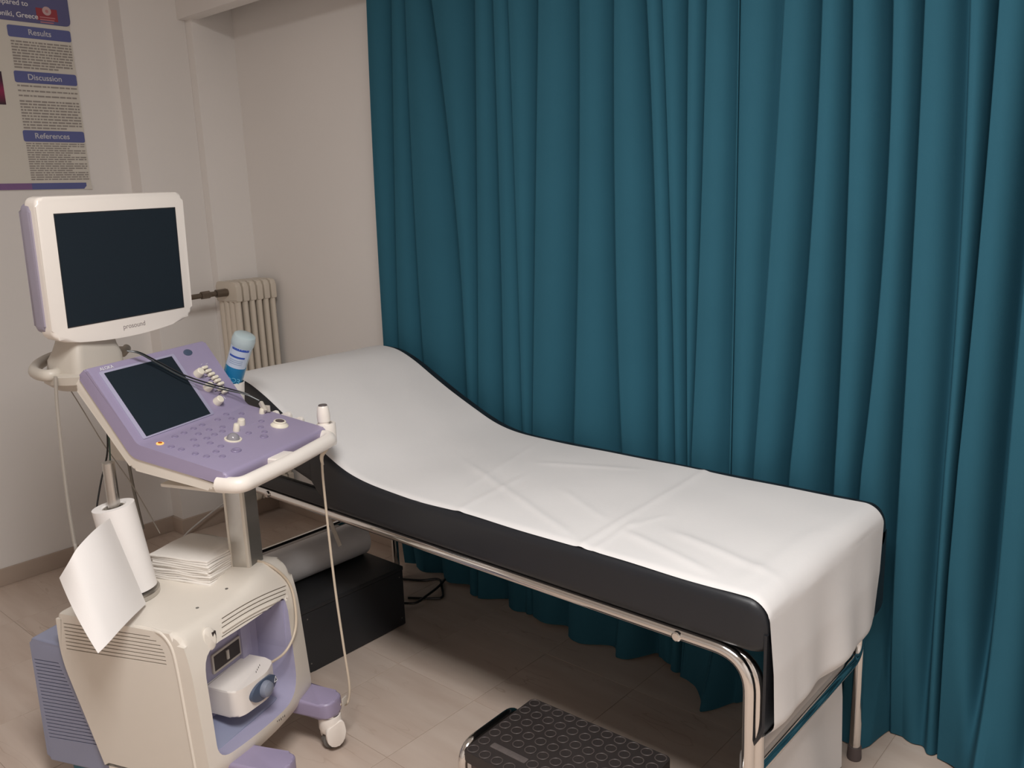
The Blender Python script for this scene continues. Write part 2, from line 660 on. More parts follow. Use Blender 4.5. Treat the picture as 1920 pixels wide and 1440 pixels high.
# ------------------------------------------------------------------ examination couch
PN, PF = 1.388, 2.050           # near and far sides of the upholstery
ZP = 0.681
PROF = [(-2.50, .895), (-2.46, .908), (-2.40, .913), (-2.33, .905), (-2.25, .876), (-2.16, .832), (-2.06, .783), (-1.96, .738), (-1.87, .704), (-1.78, .686), (-1.68, .681), (-0.6, .681)]


def ztop(x):
    # smooth curve through PROF (Catmull-Rom on z)
    P = PROF
    if x <= P[0][0]:
        return P[0][1]
    for i in range(len(P)-1):
        if x <= P[i+1][0]:
            t = (x-P[i][0])/(P[i+1][0]-P[i][0])
            h = P[i+1][0]-P[i][0]
            def m_(k):
                a, b = max(k-1, 0), min(k+1, len(P)-1)
                return (P[b][1]-P[a][1])/(P[b][0]-P[a][0])
            if i >= len(P)-2:
                return P[i][1]
            t2, t3 = t*t, t**3
            return (2*t3-3*t2+1)*P[i][1] + (t3-2*t2+t)*h*m_(i) + (-2*t3+3*t2)*P[i+1][1] + (t3-t2)*h*m_(i+1)
    return P[-1][1]


couch = empty('examination_couch', (-1.55, 1.71, 0), 0, 'black vinyl examination couch with chrome tube legs and raised head end', 'couch')


def section(x, zt, zb, yn, yf, r, n=5):
    """rounded rectangle in the yz plane"""
    r = min(r, (zt-zb)*0.45)
    pts = rrect(yn, zb, yf, zt, r, n)
    return [Vector((x, p[0], p[1])) for p in pts]


def loft(bm, secs):
    R = [[bm.verts.new(p) for p in s] for s in secs]
    n = len(R[0])
    for a, b in zip(R, R[1:]):
        for i in range(n):
            j = (i+1) % n
            bm.faces.new((a[i], a[j], b[j], b[i]))
    bm.faces.new(R[0][::-1]); bm.faces.new(R[-1])
    return bm


XF, XH = -0.632, -2.50
secs = []
for k in range(7):       # rounded hinge end
    pass
xs = [-2.03, -2.02, -2.0] + [-1.96+0.04*i for i in range(32)]
for x in xs:
    zb = 0.568 + (0.06*max(0, (-1.97-x)/0.06) if x < -1.97 else 0)
    secs.append(section(x, ztop(x), zb, PN, PF, 0.026))
R_ = 0.045
for k in range(8):
    a = (k+1)/8*PI/2
    x = XF - R_ + R_*math.sin(a)
    d = R_*(1-math.cos(a))
    secs.append(section(x, ZP - d, 0.568 + d*0.35, PN + d*0.35, PF - d*0.35, 0.026))
secs = [s for s in secs if s[0].x < XF+1e-6]
secs.sort(key=lambda s: s[0].x)
obj('mattress', loft(nb(), secs), VINYL, couch, angle=50)
# end flap of the upholstery hanging at the foot
fp = nb()


def flap_pt(i, j):
    z = 0.615 + (0.362-0.615)*j
    q = min(1, max(0, (0.43-z)/0.095))
    y = PN+0.006 + (PF-PN-0.012)*i
    if j > 0.9:
        e = (j-0.9)/0.1
        y += (0.5-i)*2*0.02*e*e
    return Vector((XF-0.006-0.066*q*q*(3-2*q)*0.55, y, z))


grid(fp, flap_pt, 12, 20)
fp.normal_update()
bmesh.ops.solidify(fp, geom=fp.faces[:], thickness=0.006)
obj('end_flap', fp, VINYL, couch)
# headrest: hinged section
secs = []
N = 26
for k in range(N+1):
    x = -2.0305 + (XH+2.0305)*k/N
    zb = 0.626 + (0.75-0.626)*max(0.0, (-2.0-x)/0.5)
    zt = ztop(x) - 0.001
    e = max(0.0, (XH+0.03-x)/0.03)
    d = 0.03*(1-math.sqrt(max(0, 1-e*e)))
    secs.append(section(x, zt-d, zb+d*0.6, PN+d*0.3, PF-d*0.3, 0.026))
obj('headrest', loft(nb(), secs), VINYL, couch, angle=50)
for y0_, y1_ in ((PN+0.004, PN+0.03), (PF-0.03, PF-0.004)):
    obj('base_rail', abox(nb(), XH, -1.95, y0_, y1_, 0.572, 0.622, 0.01, 3), VINYL, couch)
obj('base_rail', abox(nb(), XH, XH+0.03, PN+0.03, PF-0.03, 0.572, 0.622, 0.01, 3), VINYL, couch)
# chrome frame
RX0, RX1, ZR, YN_, YF_ = -2.42, -0.667, 0.556, 1.402, 2.004
for yy_, nm in ((YN_, 'n'), (YF_, 'f')):
    t = nb()
    tube(t, fillet_path([(RX0, yy_, 0.03), (RX0, yy_, ZR), (RX1, yy_, ZR), (RX1, yy_, 0.03)], 0.078, 12), 0.0135, 16)
    so = obj('side_frame', t, CHROME, couch)
    for xb in (-0.82, -2.27):
        bt = lathe(nb(), [(0.0105, -0.004), (0.0105, 0.003), (0.008, 0.005), (0, 0.0055)], axis_frame(Vector((xb, yy_-0.0145, ZR)), -EY), 16)
        obj('bolt', bt, CHROME, so)
    for xb in (RX0, RX1):
        bt = lathe(nb(), [(0.0105, -0.004), (0.0105, 0.003), (0.008, 0.005), (0, 0.0055)], axis_frame(Vector((xb, yy_-0.0145, 0.31 if xb == RX1 else 0.31)), -EY), 16)
        obj('bolt', bt, CHROME, so)
        bt = lathe(nb(), [(0.0, 0.0), (0.017, 0.0), (0.0178, 0.004), (0.0165, 0.036), (0.0, 0.036)], Matrix.Translation((xb, yy_, 0)), 16)
        obj('foot_cap', bt, CAPM, couch)
t = nb()
tube(t, fillet_path([(RX1-0.14, YN_+0.012, ZR-0.002), (RX1+0.013, YN_+0.012, ZR-0.004), (RX1+0.013, YN_+0.012, 0.012)], 0.085, 12), 0.0125, 16)
obj('end_frame', t, CHROME, couch)
# U-shaped cross braces at both ends: low bar whose ends sweep up along the legs
for xb in (RX0, RX1):
    t = nb()
    s = 0.006 if xb == RX1 else -0.006
    tube(t, fillet_path([(xb+s, YN_+0.012, 0.303), (xb+s, YF_-0.03, 0.305), (xb+s, YF_-0.03, 0.53)], 0.05, 10), 0.0135, 16)
    obj('cross_brace', t, CHROME, couch)
t = nb()
tube(t, [(-1.6, YN_, ZR), (-1.6, YF_, ZR)], 0.0125, 12)
obj('cross_tube', t, CHROME, couch)
# lever that hangs under the head section
a0, a1 = px_y(617, 972, 1.56), px_y(638, 1024, 1.56)
lv = nb()
tube(lv, [a0, a1], 0.011, 12, sx=0.35)
obj('adjusting_lever', lv, GREYP, couch)

# ------------------------------------------------------------------ sheet
YS_N, YS_F = 1.398, 2.006
CREASE = []   # (x0,y0,x1,y1,height,width)
for a, bb, h, wd in [((1305, 893), (1110, 1010), .0035, .010), ((985, 845), (900, 900), .002, .012), ((905, 888), (1030, 975), .003, .012), ((960, 905), (870, 952), .0025, .012), ((1190, 985), (1240, 970), .002, .01),
                     ((1200, 1010), (1300, 1060), .004, .014), ((1290, 1010), (1410, 1062), .004, .016), ((1130, 1020), (1180, 985), .0028, .008), ((1070, 930), (1120, 965), .002, .012), ((1040, 870), (1160, 878), .002, .015), ((1420, 1072), (1520, 1005), .003, .02), ((640, 720), (800, 690), .002, .01), ((560, 738), (700, 716), .002, .01)]:
    p, q = px_z(*a, 0.684), px_z(*bb, 0.684)
    CREASE.append((p.x, p.y, q.x, q.y, h, wd))


def wrinkle(x, y):
    z = 0.0011*math.sin(7*x+3*y)*math.sin(5*y-4*x+1) + 0.0006*math.sin(23*x-11*y)+0.0005*math.sin(31*y+9*x)
    for x0, y0, x1, y1, h, wd in CREASE:
        dx, dy = x1-x0, y1-y0
        L2 = dx*dx+dy*dy
        t = ((x-x0)*dx+(y-y0)*dy)/L2
        e = 1.0 if 0 <= t <= 1 else math.exp(-((t if t < 0 else t-1)*3.5)**2)
        d = abs((x-x0)*dy-(y-y0)*dx)/math.sqrt(L2)
        z += h*e*math.exp(-(d/wd)**2)
    return z


def hang_x(z):
    """how the sheet falls at the foot: straight, then in behind the cross brace"""
    x = XF + 0.006*min(1, max(0, (ZP-R_-z)/0.1))
    q = min(1, max(0, (0.43-z)/0.095))
    return x - 0.066*q*q*(3-2*q) + 0.02*max(0, (0.28-z)/0.28)


path = []      # (x, z, nx, nz)
x = XH+0.012
NXS = 230
for k in range(NXS+1):
    x = XH+0.012 + (XF-R_-XH-0.012)*k/NXS
    h = 0.002
    dz = (ztop(x+h)-ztop(x-h))/(2*h)
    L = math.hypot(1, dz)
    path.append((x, ztop(x), -dz/L, 1/L))
for k in range(1, 13):
    a = k/12*PI/2
    path.append((XF-R_+R_*math.sin(a), ZP-R_*(1-math.cos(a)), math.sin(a), math.cos(a)))
ZEND = 0.012
for k in range(1, 80):
    s = k/79
    z = (ZP-R_)*(1-s) + ZEND*s
    xx = hang_x(z)
    path.append((xx, z, 1.0, 0.0))
sh = nb()
NY = 90
ns = len(path)
VS = []
for k, (x, z, nx, nz) in enumerate(path):
    row = []
    for j in range(NY+1):
        t = j/NY
        y = YS_N + (YS_F-YS_N)*t
        y += 0.0012*math.sin(x*17)*(1-t) * (1 if nz > 0.5 else 0)
        off = 0.0035
        drop = 0.0
        if nz > 0.3:
            off += wrinkle(x, y)
            e = max(0, (PN+0.026-y)/0.026)
            f_ = max(0, (y-(PF-0.026))/0.026)
            for q in (e, f_):
                q = min(q, 0.98)
                drop -= 0.026*(1-math.sqrt(1-q*q))
            yy = y
        else:
            g = min(1.0, (ZP-R_-z)/0.25)
            yy = y + 0.010*g*(1-t) - 0.07*g*t
            fold = g*(0.011*(1+math.sin(t*9.0+0.7+z*2.2)) + 0.005*(1+math.sin(t*21+z*4)))
            fold *= min(1, t*6+0.15)
            off += fold if z > 0.43 else (fold*max(0.0, (z-0.34)/0.09) if z > 0.30 else 0.008*math.sin(t*12+z*5)*min(1, (0.3-z)/0.1))
        row.append(sh.verts.new((x+nx*off, yy, z+nz*off+drop)))
    VS.append(row)
for a, b in zip(VS, VS[1:]):
    for j in range(NY):
        sh.faces.new((a[j], b[j], b[j+1], a[j+1]))
obj('paper_sheet', sh, SHEET, None, 'long white paper sheet covering the couch and hanging over its foot end', 'sheet', angle=60)

# ------------------------------------------------------------------ step stool
st = empty('step_stool', (-1.087, 1.355, 0), math.radians(1.5), 'low step stool with black studded rubber top and chrome frame beside the couch', 'stool')
SM = WM[st.name]


def SP(x, y, z):
    return SM @ Vector((x, y, z))


HW, HD, ZS = 0.198, 0.131, 0.19
b = nb()
prism(b, rrect(-HW, -HD, HW, HD, 0.012, 4), SM @ Matrix.Translation((0, 0, ZS-0.028)), 0.028, 0.003)
mat_ = obj('rubber_mat', b, RUBBER, st)
b = nb()
lathe(b, [(0.0115, 0.0), (0.0145, 0.0), (0.0145, 0.0014), (0.0138, 0.0022), (0.0122, 0.0022), (0.0115, 0.0012), (0.0115, 0.0)], Matrix.Identity(4), 20)
stud = bpy.data.meshes.new('stud')
bmesh.ops.recalc_face_normals(b, faces=b.faces[:])
b.to_mesh(stud); b.free(); stud.materials.append(RUBRING)
for p in stud.polygons:
    p.use_smooth = True
NXs, NYs = 11, 7
for i in range(NXs):
    for j in range(NYs):
        x = -HW+0.018 + (2*HW-0.036)*i/(NXs-1)
        y = -HD+0.017 + (2*HD-0.034)*j/(NYs-1)
        if 0.5 < i < 3.5 and 0.5 < j < 1.5:      # worn maker's plate instead of studs
            continue
        o = bpy.data.objects.new('stud', stud)
        COL.objects.link(o)
        o.parent = mat_
        o.location = (x, y, ZS)
b = nb()
y_ = -HD+0.017 + (2*HD-0.034)*1/(NYs-1)
prism(b, rrect(-HW+0.042, y_-0.009, -HW+0.145, y_+0.009, 0.004, 3), SM @ Matrix.Translation((0, 0, ZS)), 0.0014, 0.0004)
obj('name_plate', b, mat('plate_grey', rgb(96, 88, 86), 0.6, var=0.3, scale=160), mat_)
b = nb()
abox(b, -HW+0.012, HW-0.012, -HD+0.012, HD-0.012, ZS-0.05, ZS-0.028, 0.003)
b.transform(SM)
obj('top_board', b, mat('stool_board', rgb(92, 80, 76), 0.6), st)
for sx in (-1, 1):
    t = nb()
    tube(t, [SP(*p) for p in fillet_path([(sx*(HW+0.022), HD-0.035, 0.012), (sx*(HW+0.022), HD-0.035, ZS-0.014), (sx*(HW+0.022), -HD+0.02, ZS-0.014), (sx*(HW+0.022), -HD+0.02, 0.012)], 0.05, 8)], 0.0115, 12)
    lg = obj('leg_frame', t, CHROME, st)
    for yy_ in (HD-0.035, -HD+0.02):
        obj('foot_cap', lathe(nb(), [(0, 0), (0.014, 0), (0.014, 0.022), (0, 0.022)], SM @ Matrix.Translation((sx*(HW+0.022), yy_, 0)), 12), CAPM, lg)

# ------------------------------------------------------------------ black box under the couch
bx = empty('storage_box', (-2.3, 1.575, 0), 0, 'black painted wooden box on the floor under the couch', 'box')
b = nb()
prism(b, [(1.372, 0.012), (1.386, 0.0), (1.40, 0.003), (1.78, 0.003), (1.782, 0.20), (1.372, 0.20)], frame(Vector((-2.448, 0, 0)), EY, EZ), 0.328, 0.003)
obj('body', b, BOXM, bx)
obj('lid', abox(nb(), -2.45, -2.119, 1.370, 1.784, 0.2005, 0.215, 0.003), BOXM, bx)
for y_, z_ in ((1.39, 0.03), (1.39, 0.18), (1.765, 0.03), (1.765, 0.18)):
    obj('screw', lathe(nb(), [(0.0025, -0.001), (0.0025, 0.0006), (0, 0.0008)], axis_frame(Vector((-2.12, y_, z_)), EX), 10), STEELD, bx)
cr = empty('couch_paper_roll', (-2.325, 1.53, 0.2155), 0, 'thick pale roll of couch paper lying on the black box', 'paper roll')
RMc = frame(Vector((-2.325, 1.30, 0.2755)), EX, -EZ)
b = nb(); lathe(b, [(0.02, 0), (0.06, 0), (0.06, 0.47), (0.02, 0.47), (0.02, 0)], RMc, 40)
obj('wound_paper', b, mat('couch_roll_paper', rgb(232, 229, 230), 0.4), cr)
b = nb(); lathe(b, [(0.0165, -0.004), (0.0198, -0.004), (0.0198, 0.474), (0.0165, 0.474), (0.0165, -0.004)], RMc, 24)
obj('core', b, mat('card_core', rgb(170, 162, 152), 0.8), cr)
t = nb()
tube(t, [px_z(x, y, 0.006) for x, y in [(745, 1085), (790, 1088), (822, 1086), (828, 1100), (830, 1118), (815, 1122), (765, 1121)]], 0.0045, 8, 6)
cb1 = obj('floor_cable', t, BLACKC, None, 'thick black cable looped on the floor beside the black box', 'cable', 'cables beside the black box')
t = nb()
tube(t, [px_z(x, y, 0.0145) for x, y in [(755, 1131), (780, 1130), (800, 1117), (822, 1100), (838, 1082)]], 0.0045, 8, 6)
obj('floor_cable', t, BLACKC, None, 'black cable running from the black box to the curtain hem', 'cable', 'cables beside the black box')

# ------------------------------------------------------------------ radiator
rad = empty('radiator', (-3.41, 2.075, 0), 0, 'cream column radiator of tall ribbed sections in the wall corner', 'radiator')
RXA, RXB = -3.488, -3.325
RZ0, RZ1 = 0.13, 1.115


def rad_section(y):
    b = nb()
    th = 0.026
    # header blocks
    for z0, z1, top in ((RZ1-0.085, RZ1, 1), (RZ0, RZ0+0.085, 0)):
        r = [0.004, 0.004, 0.022, 0.022] if top else [0.022, 0.022, 0.004, 0.004]
        prism(b, roundpoly([(RXA, z0), (RXB, z0), (RXB, z1), (RXA, z1)], r, 5), frame(Vector((0, y+th/2, 0)), EX, EZ), th, 0.006, 2)
    n = 4
    wcol = (RXB-RXA)/n
    for k in range(n):
        xc = RXA + wcol*(k+0.5)
        tube(b, [(xc, y, RZ0+0.05), (xc, y, RZ1-0.05)], wcol*0.46, 12, sx=1.0)
        for v in b.verts[-24:]:
            v.co.y = y + (v.co.y-y)*th*0.48/(wcol*0.46)
    # nipples joining the sections
    for z in (RZ0+0.04, RZ1-0.045):
        tube(b, [((RXA+RXB)/2, y-0.0175, z), ((RXA+RXB)/2, y+0.0175, z)], 0.02, 12)
    return b


for i in range(6):
    obj('section', rad_section(1.995+0.0345*i), RADI, rad, angle=40)
vy = 1.98
vp = nb()
zc = RZ1-0.045
tube(vp, [(-3.40, vy+0.005, zc), (-3.40, vy-0.05, zc)], 0.017, 12)
tube(vp, [(-3.40, vy-0.05, zc), (-3.40, 1.80, zc-0.004)], 0.011, 10)
tube(vp, [(-3.40, vy-0.12, zc-0.001), (-3.40, vy-0.08, zc)], 0.016, 6)
tube(vp, [(-3.40, 1.80, zc-0.004), (XB+0.002, 1.795, zc-0.004)], 0.011, 10)
obj('valve_pipe', vp, BRASS, rad)
vp = nb()
tube(vp, fillet_path([(-3.40, vy+0.005, RZ0+0.04), (-3.40, vy-0.06, RZ0+0.04), (-3.40, vy-0.06, 0.0)], 0.03, 6), 0.011, 10)
tube(vp, [(-3.40, vy-0.055, RZ0+0.04), (-3.40, vy-0.02, RZ0+0.04)], 0.018, 12)
obj('drain_valve', vp, mat('valve_white', rgb(198, 190, 182), 0.4), rad)

# ------------------------------------------------------------------ poster
post = empty('wall_poster', (XA, 1.2, 1.52), 0, 'printed scientific poster with blue headings on the left wall', 'poster')
XP = XA+0.003
pz0, py1 = 1.522, 1.572
py0, pz1 = 0.62, 2.32


def prect(name, p0, p1, material, parent, r=0.0, lift=0.0012, y1=None):
    """flat printed rectangle between two picture points (top left, bottom right) on the poster plane"""
    a, b = px_x(*p0, XP), px_x(*p1, XP)
    y0, y1_ = min(a.y, b.y), max(a.y, b.y)
    z0, z1_ = min(a.z, b.z), max(a.z, b.z)
    return prect_w(name, y0, y1_, z0, z1_, material, parent, r, lift)


def prect_w(name, y0, y1_, z0, z1_, material, parent, r=0.0, lift=0.0012):
    bm = nb()
    prism(bm, rrect(y0, z0, y1_, z1_, r, 4) if r else [(y0, z0), (y1_, z0), (y1_, z1_), (y0, z1_)], frame(Vector((XP+lift-0.0004, 0, 0)), EY, EZ), 0.0005)
    return obj(name, bm, material, parent), (y0, y1_, z0, z1_)


def psheet(i, j):
    y = py0 + (py1-py0)*i
    z = pz0 + (pz1-pz0)*j
    c = max(0, (i-0.95)/0.05)*max(0, (0.05-j)/0.05)
    return Vector((XP + 0.008*c*c, y, z))


bm = grid(nb(), psheet, 40, 40)
bm.normal_update()
bmesh.ops.solidify(bm, geom=bm.faces[:], thickness=0.0006)
obj('paper', bm, PAPERP, post)
colY0 = px_x(14, 60, XP).y
colY1 = px_x(132, 66, XP).y
bars = []
_, hd = prect_w('header_band', py0+0.02, colY1+0.006, px_x(70, 44, XP).z, 2.30, PHEAD, post, 0.022)
_, lg = prect('red_logo', (66, 14), (109, 42), PRED, post, 0, 0.0018)
lc = px_x(87, 21, XP)
bm = lathe(nb(), [(0.016, 0), (0.016, 0.0004), (0, 0.0004)], axis_frame(Vector((XP+0.0020, lc.y, lc.z)), EX), 24)
em = obj('emblem', bm, mat('emblem_print', rgb(206, 176, 178), 0.5), post)
bm = nb()
for k, zz in ((0, -0.024), (1, -0.033), (2, -0.042)):
    abox(bm, XP+0.0018, XP+0.0022, lc.y-0.028, lc.y+0.028-0.004*k, lc.z+zz-0.002, lc.z+zz+0.002)
lathe(bm, [(0.006, 0), (0.006, 0.0004), (0, 0.0004)], axis_frame(Vector((XP+0.0023, lc.y, lc.z-0.001)), EX), 16)
obj('logo_lettering', bm, mat('logo_pink', rgb(196, 130, 136), 0.5), post)


def ptext(s, px, size, material, lift=0.0022, right=False):
    p = px_x(*px, XP)
    return text(nb(), s, size, frame(Vector((XP+lift, p.y, p.z)), EY, EZ), 0.0002, 0.012), material


for s, pxy, size in (('compared to', (15, 3), 0.026), ('Thessaloniki, Greece', (12, 25), 0.026)):
    bm, mm = ptext(s, pxy, size, PWHITE)
    obj('header_lettering', bm, mm, post)
heads = []
for s, top, bot, tx in (('Results', (13, 52), (131, 76), (74, 63)), ('Discussion', (24, 138), (142, 157), (84, 147)), ('References', (40, 250), (155, 264), (98, 256))):
    a, b_ = px_x(*tx, XP), None
    hz = 0.021
    o_, rct = prect_w('heading_bar', colY0, colY1, a.z-hz, a.z+hz, PBLUE, post, 0.008)
    bm, mm = ptext(s, tx, 0.029, mat('heading_print', rgb(208, 208, 216), 0.5))
    obj('heading_lettering', bm, mm, o_)
    heads.append(a.z)
footz = px_x(100, 349, XP).z
prect_w('foot_band', py0+0.02, px_x(60, 349, XP).y, footz-0.012, footz+0.012, PMAG, post)
prect_w('foot_band', px_x(60, 349, XP).y, py1-0.02, footz-0.012, footz+0.012, PBLUE, post)
# body copy: too small to read in the picture, so rows of word-long marks
bm = nb()


def rows(z0, z1, n, size, short=None):
    for k in range(n):
        z = z0 + (z1-z0)*k/(n-1)
        y = colY0+0.006
        end = colY1-0.004
        if short and k in short:
            end = colY0 + (colY1-colY0)*0.72
        while y < end-0.006:
            L = min(random.uniform(0.006, 0.03), end-y)
            abox(bm, XP+0.0007, XP+0.0010, y, y+L, z-size*random.uniform(0.42, 0.55), z+size*0.5)
            y += L+0.0035


rows(heads[0]-0.036, heads[1]+0.034, 10, 0.0058, (9,))
rows(heads[1]-0.032, heads[1]-0.068, 3, 0.0056)
rows(heads[1]-0.088, heads[2]+0.030, 10, 0.0056, (9,))
rows(heads[2]-0.028, footz+0.026, 17, 0.0044, (2, 5, 8, 12))
obj('printed_text', bm, PTEXT, post, kind='stuff', flat=True)
prect_w('printed_picture', py0+0.1, px_x(6, 160, XP).y, px_x(6, 196, XP).z, px_x(6, 134, XP).z, mat_gradient_print(), post)

# ------------------------------------------------------------------ ultrasound scanner
U0, V0 = -1.55, 1.60
mach = empty('ultrasound_scanner', W(U0, V0, 0), YAW, 'cream and lavender ultrasound scanner cart with monitor, control panel and casters', 'medical scanner')
BV0, BV1 = 1.362, 1.768
ZB = 0.497
MUV = frame(Vector((0, 0, 0)), UU, VV)
MUZ = lambda v: frame(VV*v, UU, EZ)           # local x=u, y=z, local z = -V
# --- cart body
bprof = roundpoly([(-1.742, ZB), (-1.365, ZB), (-1.345, 0.42), (-1.325, 0.14), (-1.36, 0.095), (-1.652, 0.095), (-1.746, 0.38)], [0.015, 0.03, 0.05, 0.04, 0.03, 0.01, 0.05], 5)
bm = nb()
prism(bm, bprof, MUZ(BV1), BV1-BV0, 0.018, 3)
long_e = [e for e in bm.edges if abs((e.verts[0].co-e.verts[1].co).dot(VV)) > 0.25]
bmesh.ops.subdivide_edges(bm, edges=long_e, cuts=15, use_grid_fill=True)
VC = (BV0+BV1)/2
for v in bm.verts:
    u, vv = v.co.dot(UU), v.co.dot(VV)
    t = (vv-VC)/((BV1-BV0)/2)
    if u > -1.45:
        v.co += UU*(0.022*(1-t*t)*min(1, (u+1.45)/0.08)*min(1.0, max(0.2, (ZB-v.co.z)/0.1)))
    if v.co.z > ZB-0.03:      # top swells up towards the column
        r2 = ((u+1.436)**2 + (vv-1.70)**2)
        v.co.z += 0.034*math.exp(-r2/(0.085**2)) * min(1, (v.co.z-ZB+0.03)/0.03)
tmpA = obj('body_shell', bm, CREAM, mach, angle=40)
cut = nb()
UFR = -1.333


def fvz(x, y, u=UFR):
    p = px_u(x, y, u)
    return (p.dot(VV), p.z)


OPN = [fvz(404, 1425), fvz(549, 1300), fvz(538, 1120), fvz(384, 1226)]
prism(cut, roundpoly(OPN, [0.04, 0.075, 0.015, 0.06], 6), frame(UU*(-1.44), VV, EZ), 0.3)
cutter = obj('cut', cut, None, mach)
md = tmpA.modifiers.new('b', 'BOOLEAN')
md.object = cutter; md.operation = 'DIFFERENCE'; md.solver = 'EXACT'
bpy.context.view_layer.update()
dg = bpy.context.evaluated_depsgraph_get()
me2 = bpy.data.meshes.new_from_object(tmpA.evaluated_get(dg))
tmpA.modifiers.clear()
tmpA.data = me2
for p in me2.polygons:
    p.use_smooth = True
me2.set_sharp_from_angle(angle=math.radians(32))
bpy.data.objects.remove(cutter)
body = tmpA
# recess lining
ov0, ov1 = min(p[0] for p in OPN)-0.004, max(p[0] for p in OPN)+0.004
oz0, oz1 = min(p[1] for p in OPN)-0.004, max(p[1] for p in OPN)+0.004
b = nb(); ubox(b, -1.4405, -1.436, ov0, ov1, oz0, oz1)
rec = obj('recess_panel', b, LAV, mach)
b = nb(); prism(b, roundpoly([(ov1-0.085, oz0+0.01), (ov1-0.05, oz0+0.01), (ov1-0.05, oz1-0.002), (ov1-0.085, oz1-0.002)], 0.004), frame(UU*(-1.437), VV, EZ), 0.012, 0.003)
obj('recess_rib', b, LAV, rec)
b = nb(); ubox(b, -1.437, -1.345, ov1-0.012, ov1-0.006, oz0+0.06, oz1-0.02)
obj('recess_side', b, LAV, rec)
b = nb(); prism(b, roundpoly([(-1.437, oz0+0.004), (-1.352, oz0+0.004), (-1.352, oz0+0.012), (-1.437, oz0+0.03)], 0.003), MUZ(ov1-0.06), ov1-ov0-0.1, 0.002)
obj('recess_floor', b, BLUEG, rec)
sk = []
for pa, pb in (((399, 1250), (451, 1206)), ((416, 1384), (470, 1341))):
    (va, za), (vb, zb_) = fvz(*pa, -1.431), fvz(*pb, -1.431)
    zm = (za+zb_)/2
    sk.append((va, vb, zm-0.026, zm+0.026))
for v0, v1, z0, z1 in sk:
    b = nb(); prism(b, roundpoly([(v0, z0), (v1, z0), (v1, z1), (v0, z1)], 0.004), frame(UU*(-1.4365), VV, EZ), 0.006, 0.001)
    so = obj('socket', b, GREYP, rec)
    b = nb(); ubox(b, -1.432, -1.4298, v0+0.006, v1-0.006, z0+0.006, z1-0.006)
    obj('socket_opening', b, DARK, so)
    b = nb(); ubox(b, -1.4325, -1.426, (v0+v1)/2-0.004, (v0+v1)/2+0.004, z0+0.015, z1-0.012, 0.001)
    obj('latch', b, GREYP, so)
body.data.materials.append(LAV)      # the cut walls of the recess are lavender inside
for p in body.data.polygons:
    c = WM[mach.name] @ p.center
    n_ = WM[mach.name].to_3x3() @ p.normal
    u_, v_ = c.dot(UU), c.dot(VV)
    if u_ < -1.325 and ov0 < v_ < ov1 and oz0 < c.z < oz1 and n_.dot(UU) < 0.5 and u_ > -1.4402:
        p.material_index = 1
from mathutils.bvhtree import BVHTree
_dgm = WM[mach.name]
_tree = BVHTree.FromPolygons([_dgm @ v.co for v in body.data.vertices], [tuple(p.vertices) for p in body.data.polygons])


def hitn(x, y):
    p, n, i, d = _tree.ray_cast(CAMP, ray(x, y).normalized())
    return p, n


def groove(bm, pts, nrm, w, top, bot):
    """closed bar of rectangular section swept along a surface line; top/bot measured along the normal"""
    R_s = []
    for i, (p, n) in enumerate(zip(pts, nrm)):
        t = (pts[min(i+1, len(pts)-1)]-pts[max(i-1, 0)]).normalized()
        sd = t.cross(n).normalized()*w
        R_s.append([bm.verts.new(q) for q in (p-sd+n*top, p+sd+n*top, p+sd+n*bot, p-sd+n*bot)])
    for a_, b_ in zip(R_s, R_s[1:]):
        for k in range(4):
            j = (k+1) % 4
            bm.faces.new((a_[k], a_[j], b_[j], b_[k]))
    bm.faces.new(R_s[0][::-1]); bm.faces.new(R_s[-1])
    bmesh.ops.recalc_face_normals(bm, faces=bm.faces[:])
    return bm


def carve(target, cut_bm, angle):
    c = obj('cut', cut_bm, None, mach)
    md_ = target.modifiers.new('b', 'BOOLEAN')
    md_.object = c; md_.operation = 'DIFFERENCE'; md_.solver = 'EXACT'
    bpy.context.view_layer.update()
    me_ = bpy.data.meshes.new_from_object(target.evaluated_get(bpy.context.evaluated_depsgraph_get()))
    target.modifiers.clear()
    target.data = me_
    for p_ in me_.polygons:
        p_.use_smooth = True
    me_.set_sharp_from_angle(angle=math.radians(angle))
    bpy.data.objects.remove(c)


def hit(x, y, lift=0.0):
    """where a picture ray meets the cart body"""
    p, n, i, d = _tree.ray_cast(CAMP, ray(x, y).normalized())
    return (p + n*lift) if p is not None else px_u(x, y, UFR)


# side panel on the near flank with its raised rim
b = nb()
rim = catmull([Vector((x, y, 0)) for x, y in ((252, 1173), (280, 1178), (300, 1187), (315, 1203), (325, 1225), (335, 1270), (345, 1325), (355, 1380), (368, 1452))], 4)
tube(b, [hit(p.x, p.y, -0.001) for p in rim], 0.0042, 10)
obj('side_rim', b, CREAM, body)


def slot(name, p, q, rad_, parent, material=DARK):
    b = nb()
    tube(b, [p, q], rad_, 6)
    return obj(name, b, material, parent)


def side_line(pa, pb, v):
    return px_v(*pa, v), px_v(*pb, v)


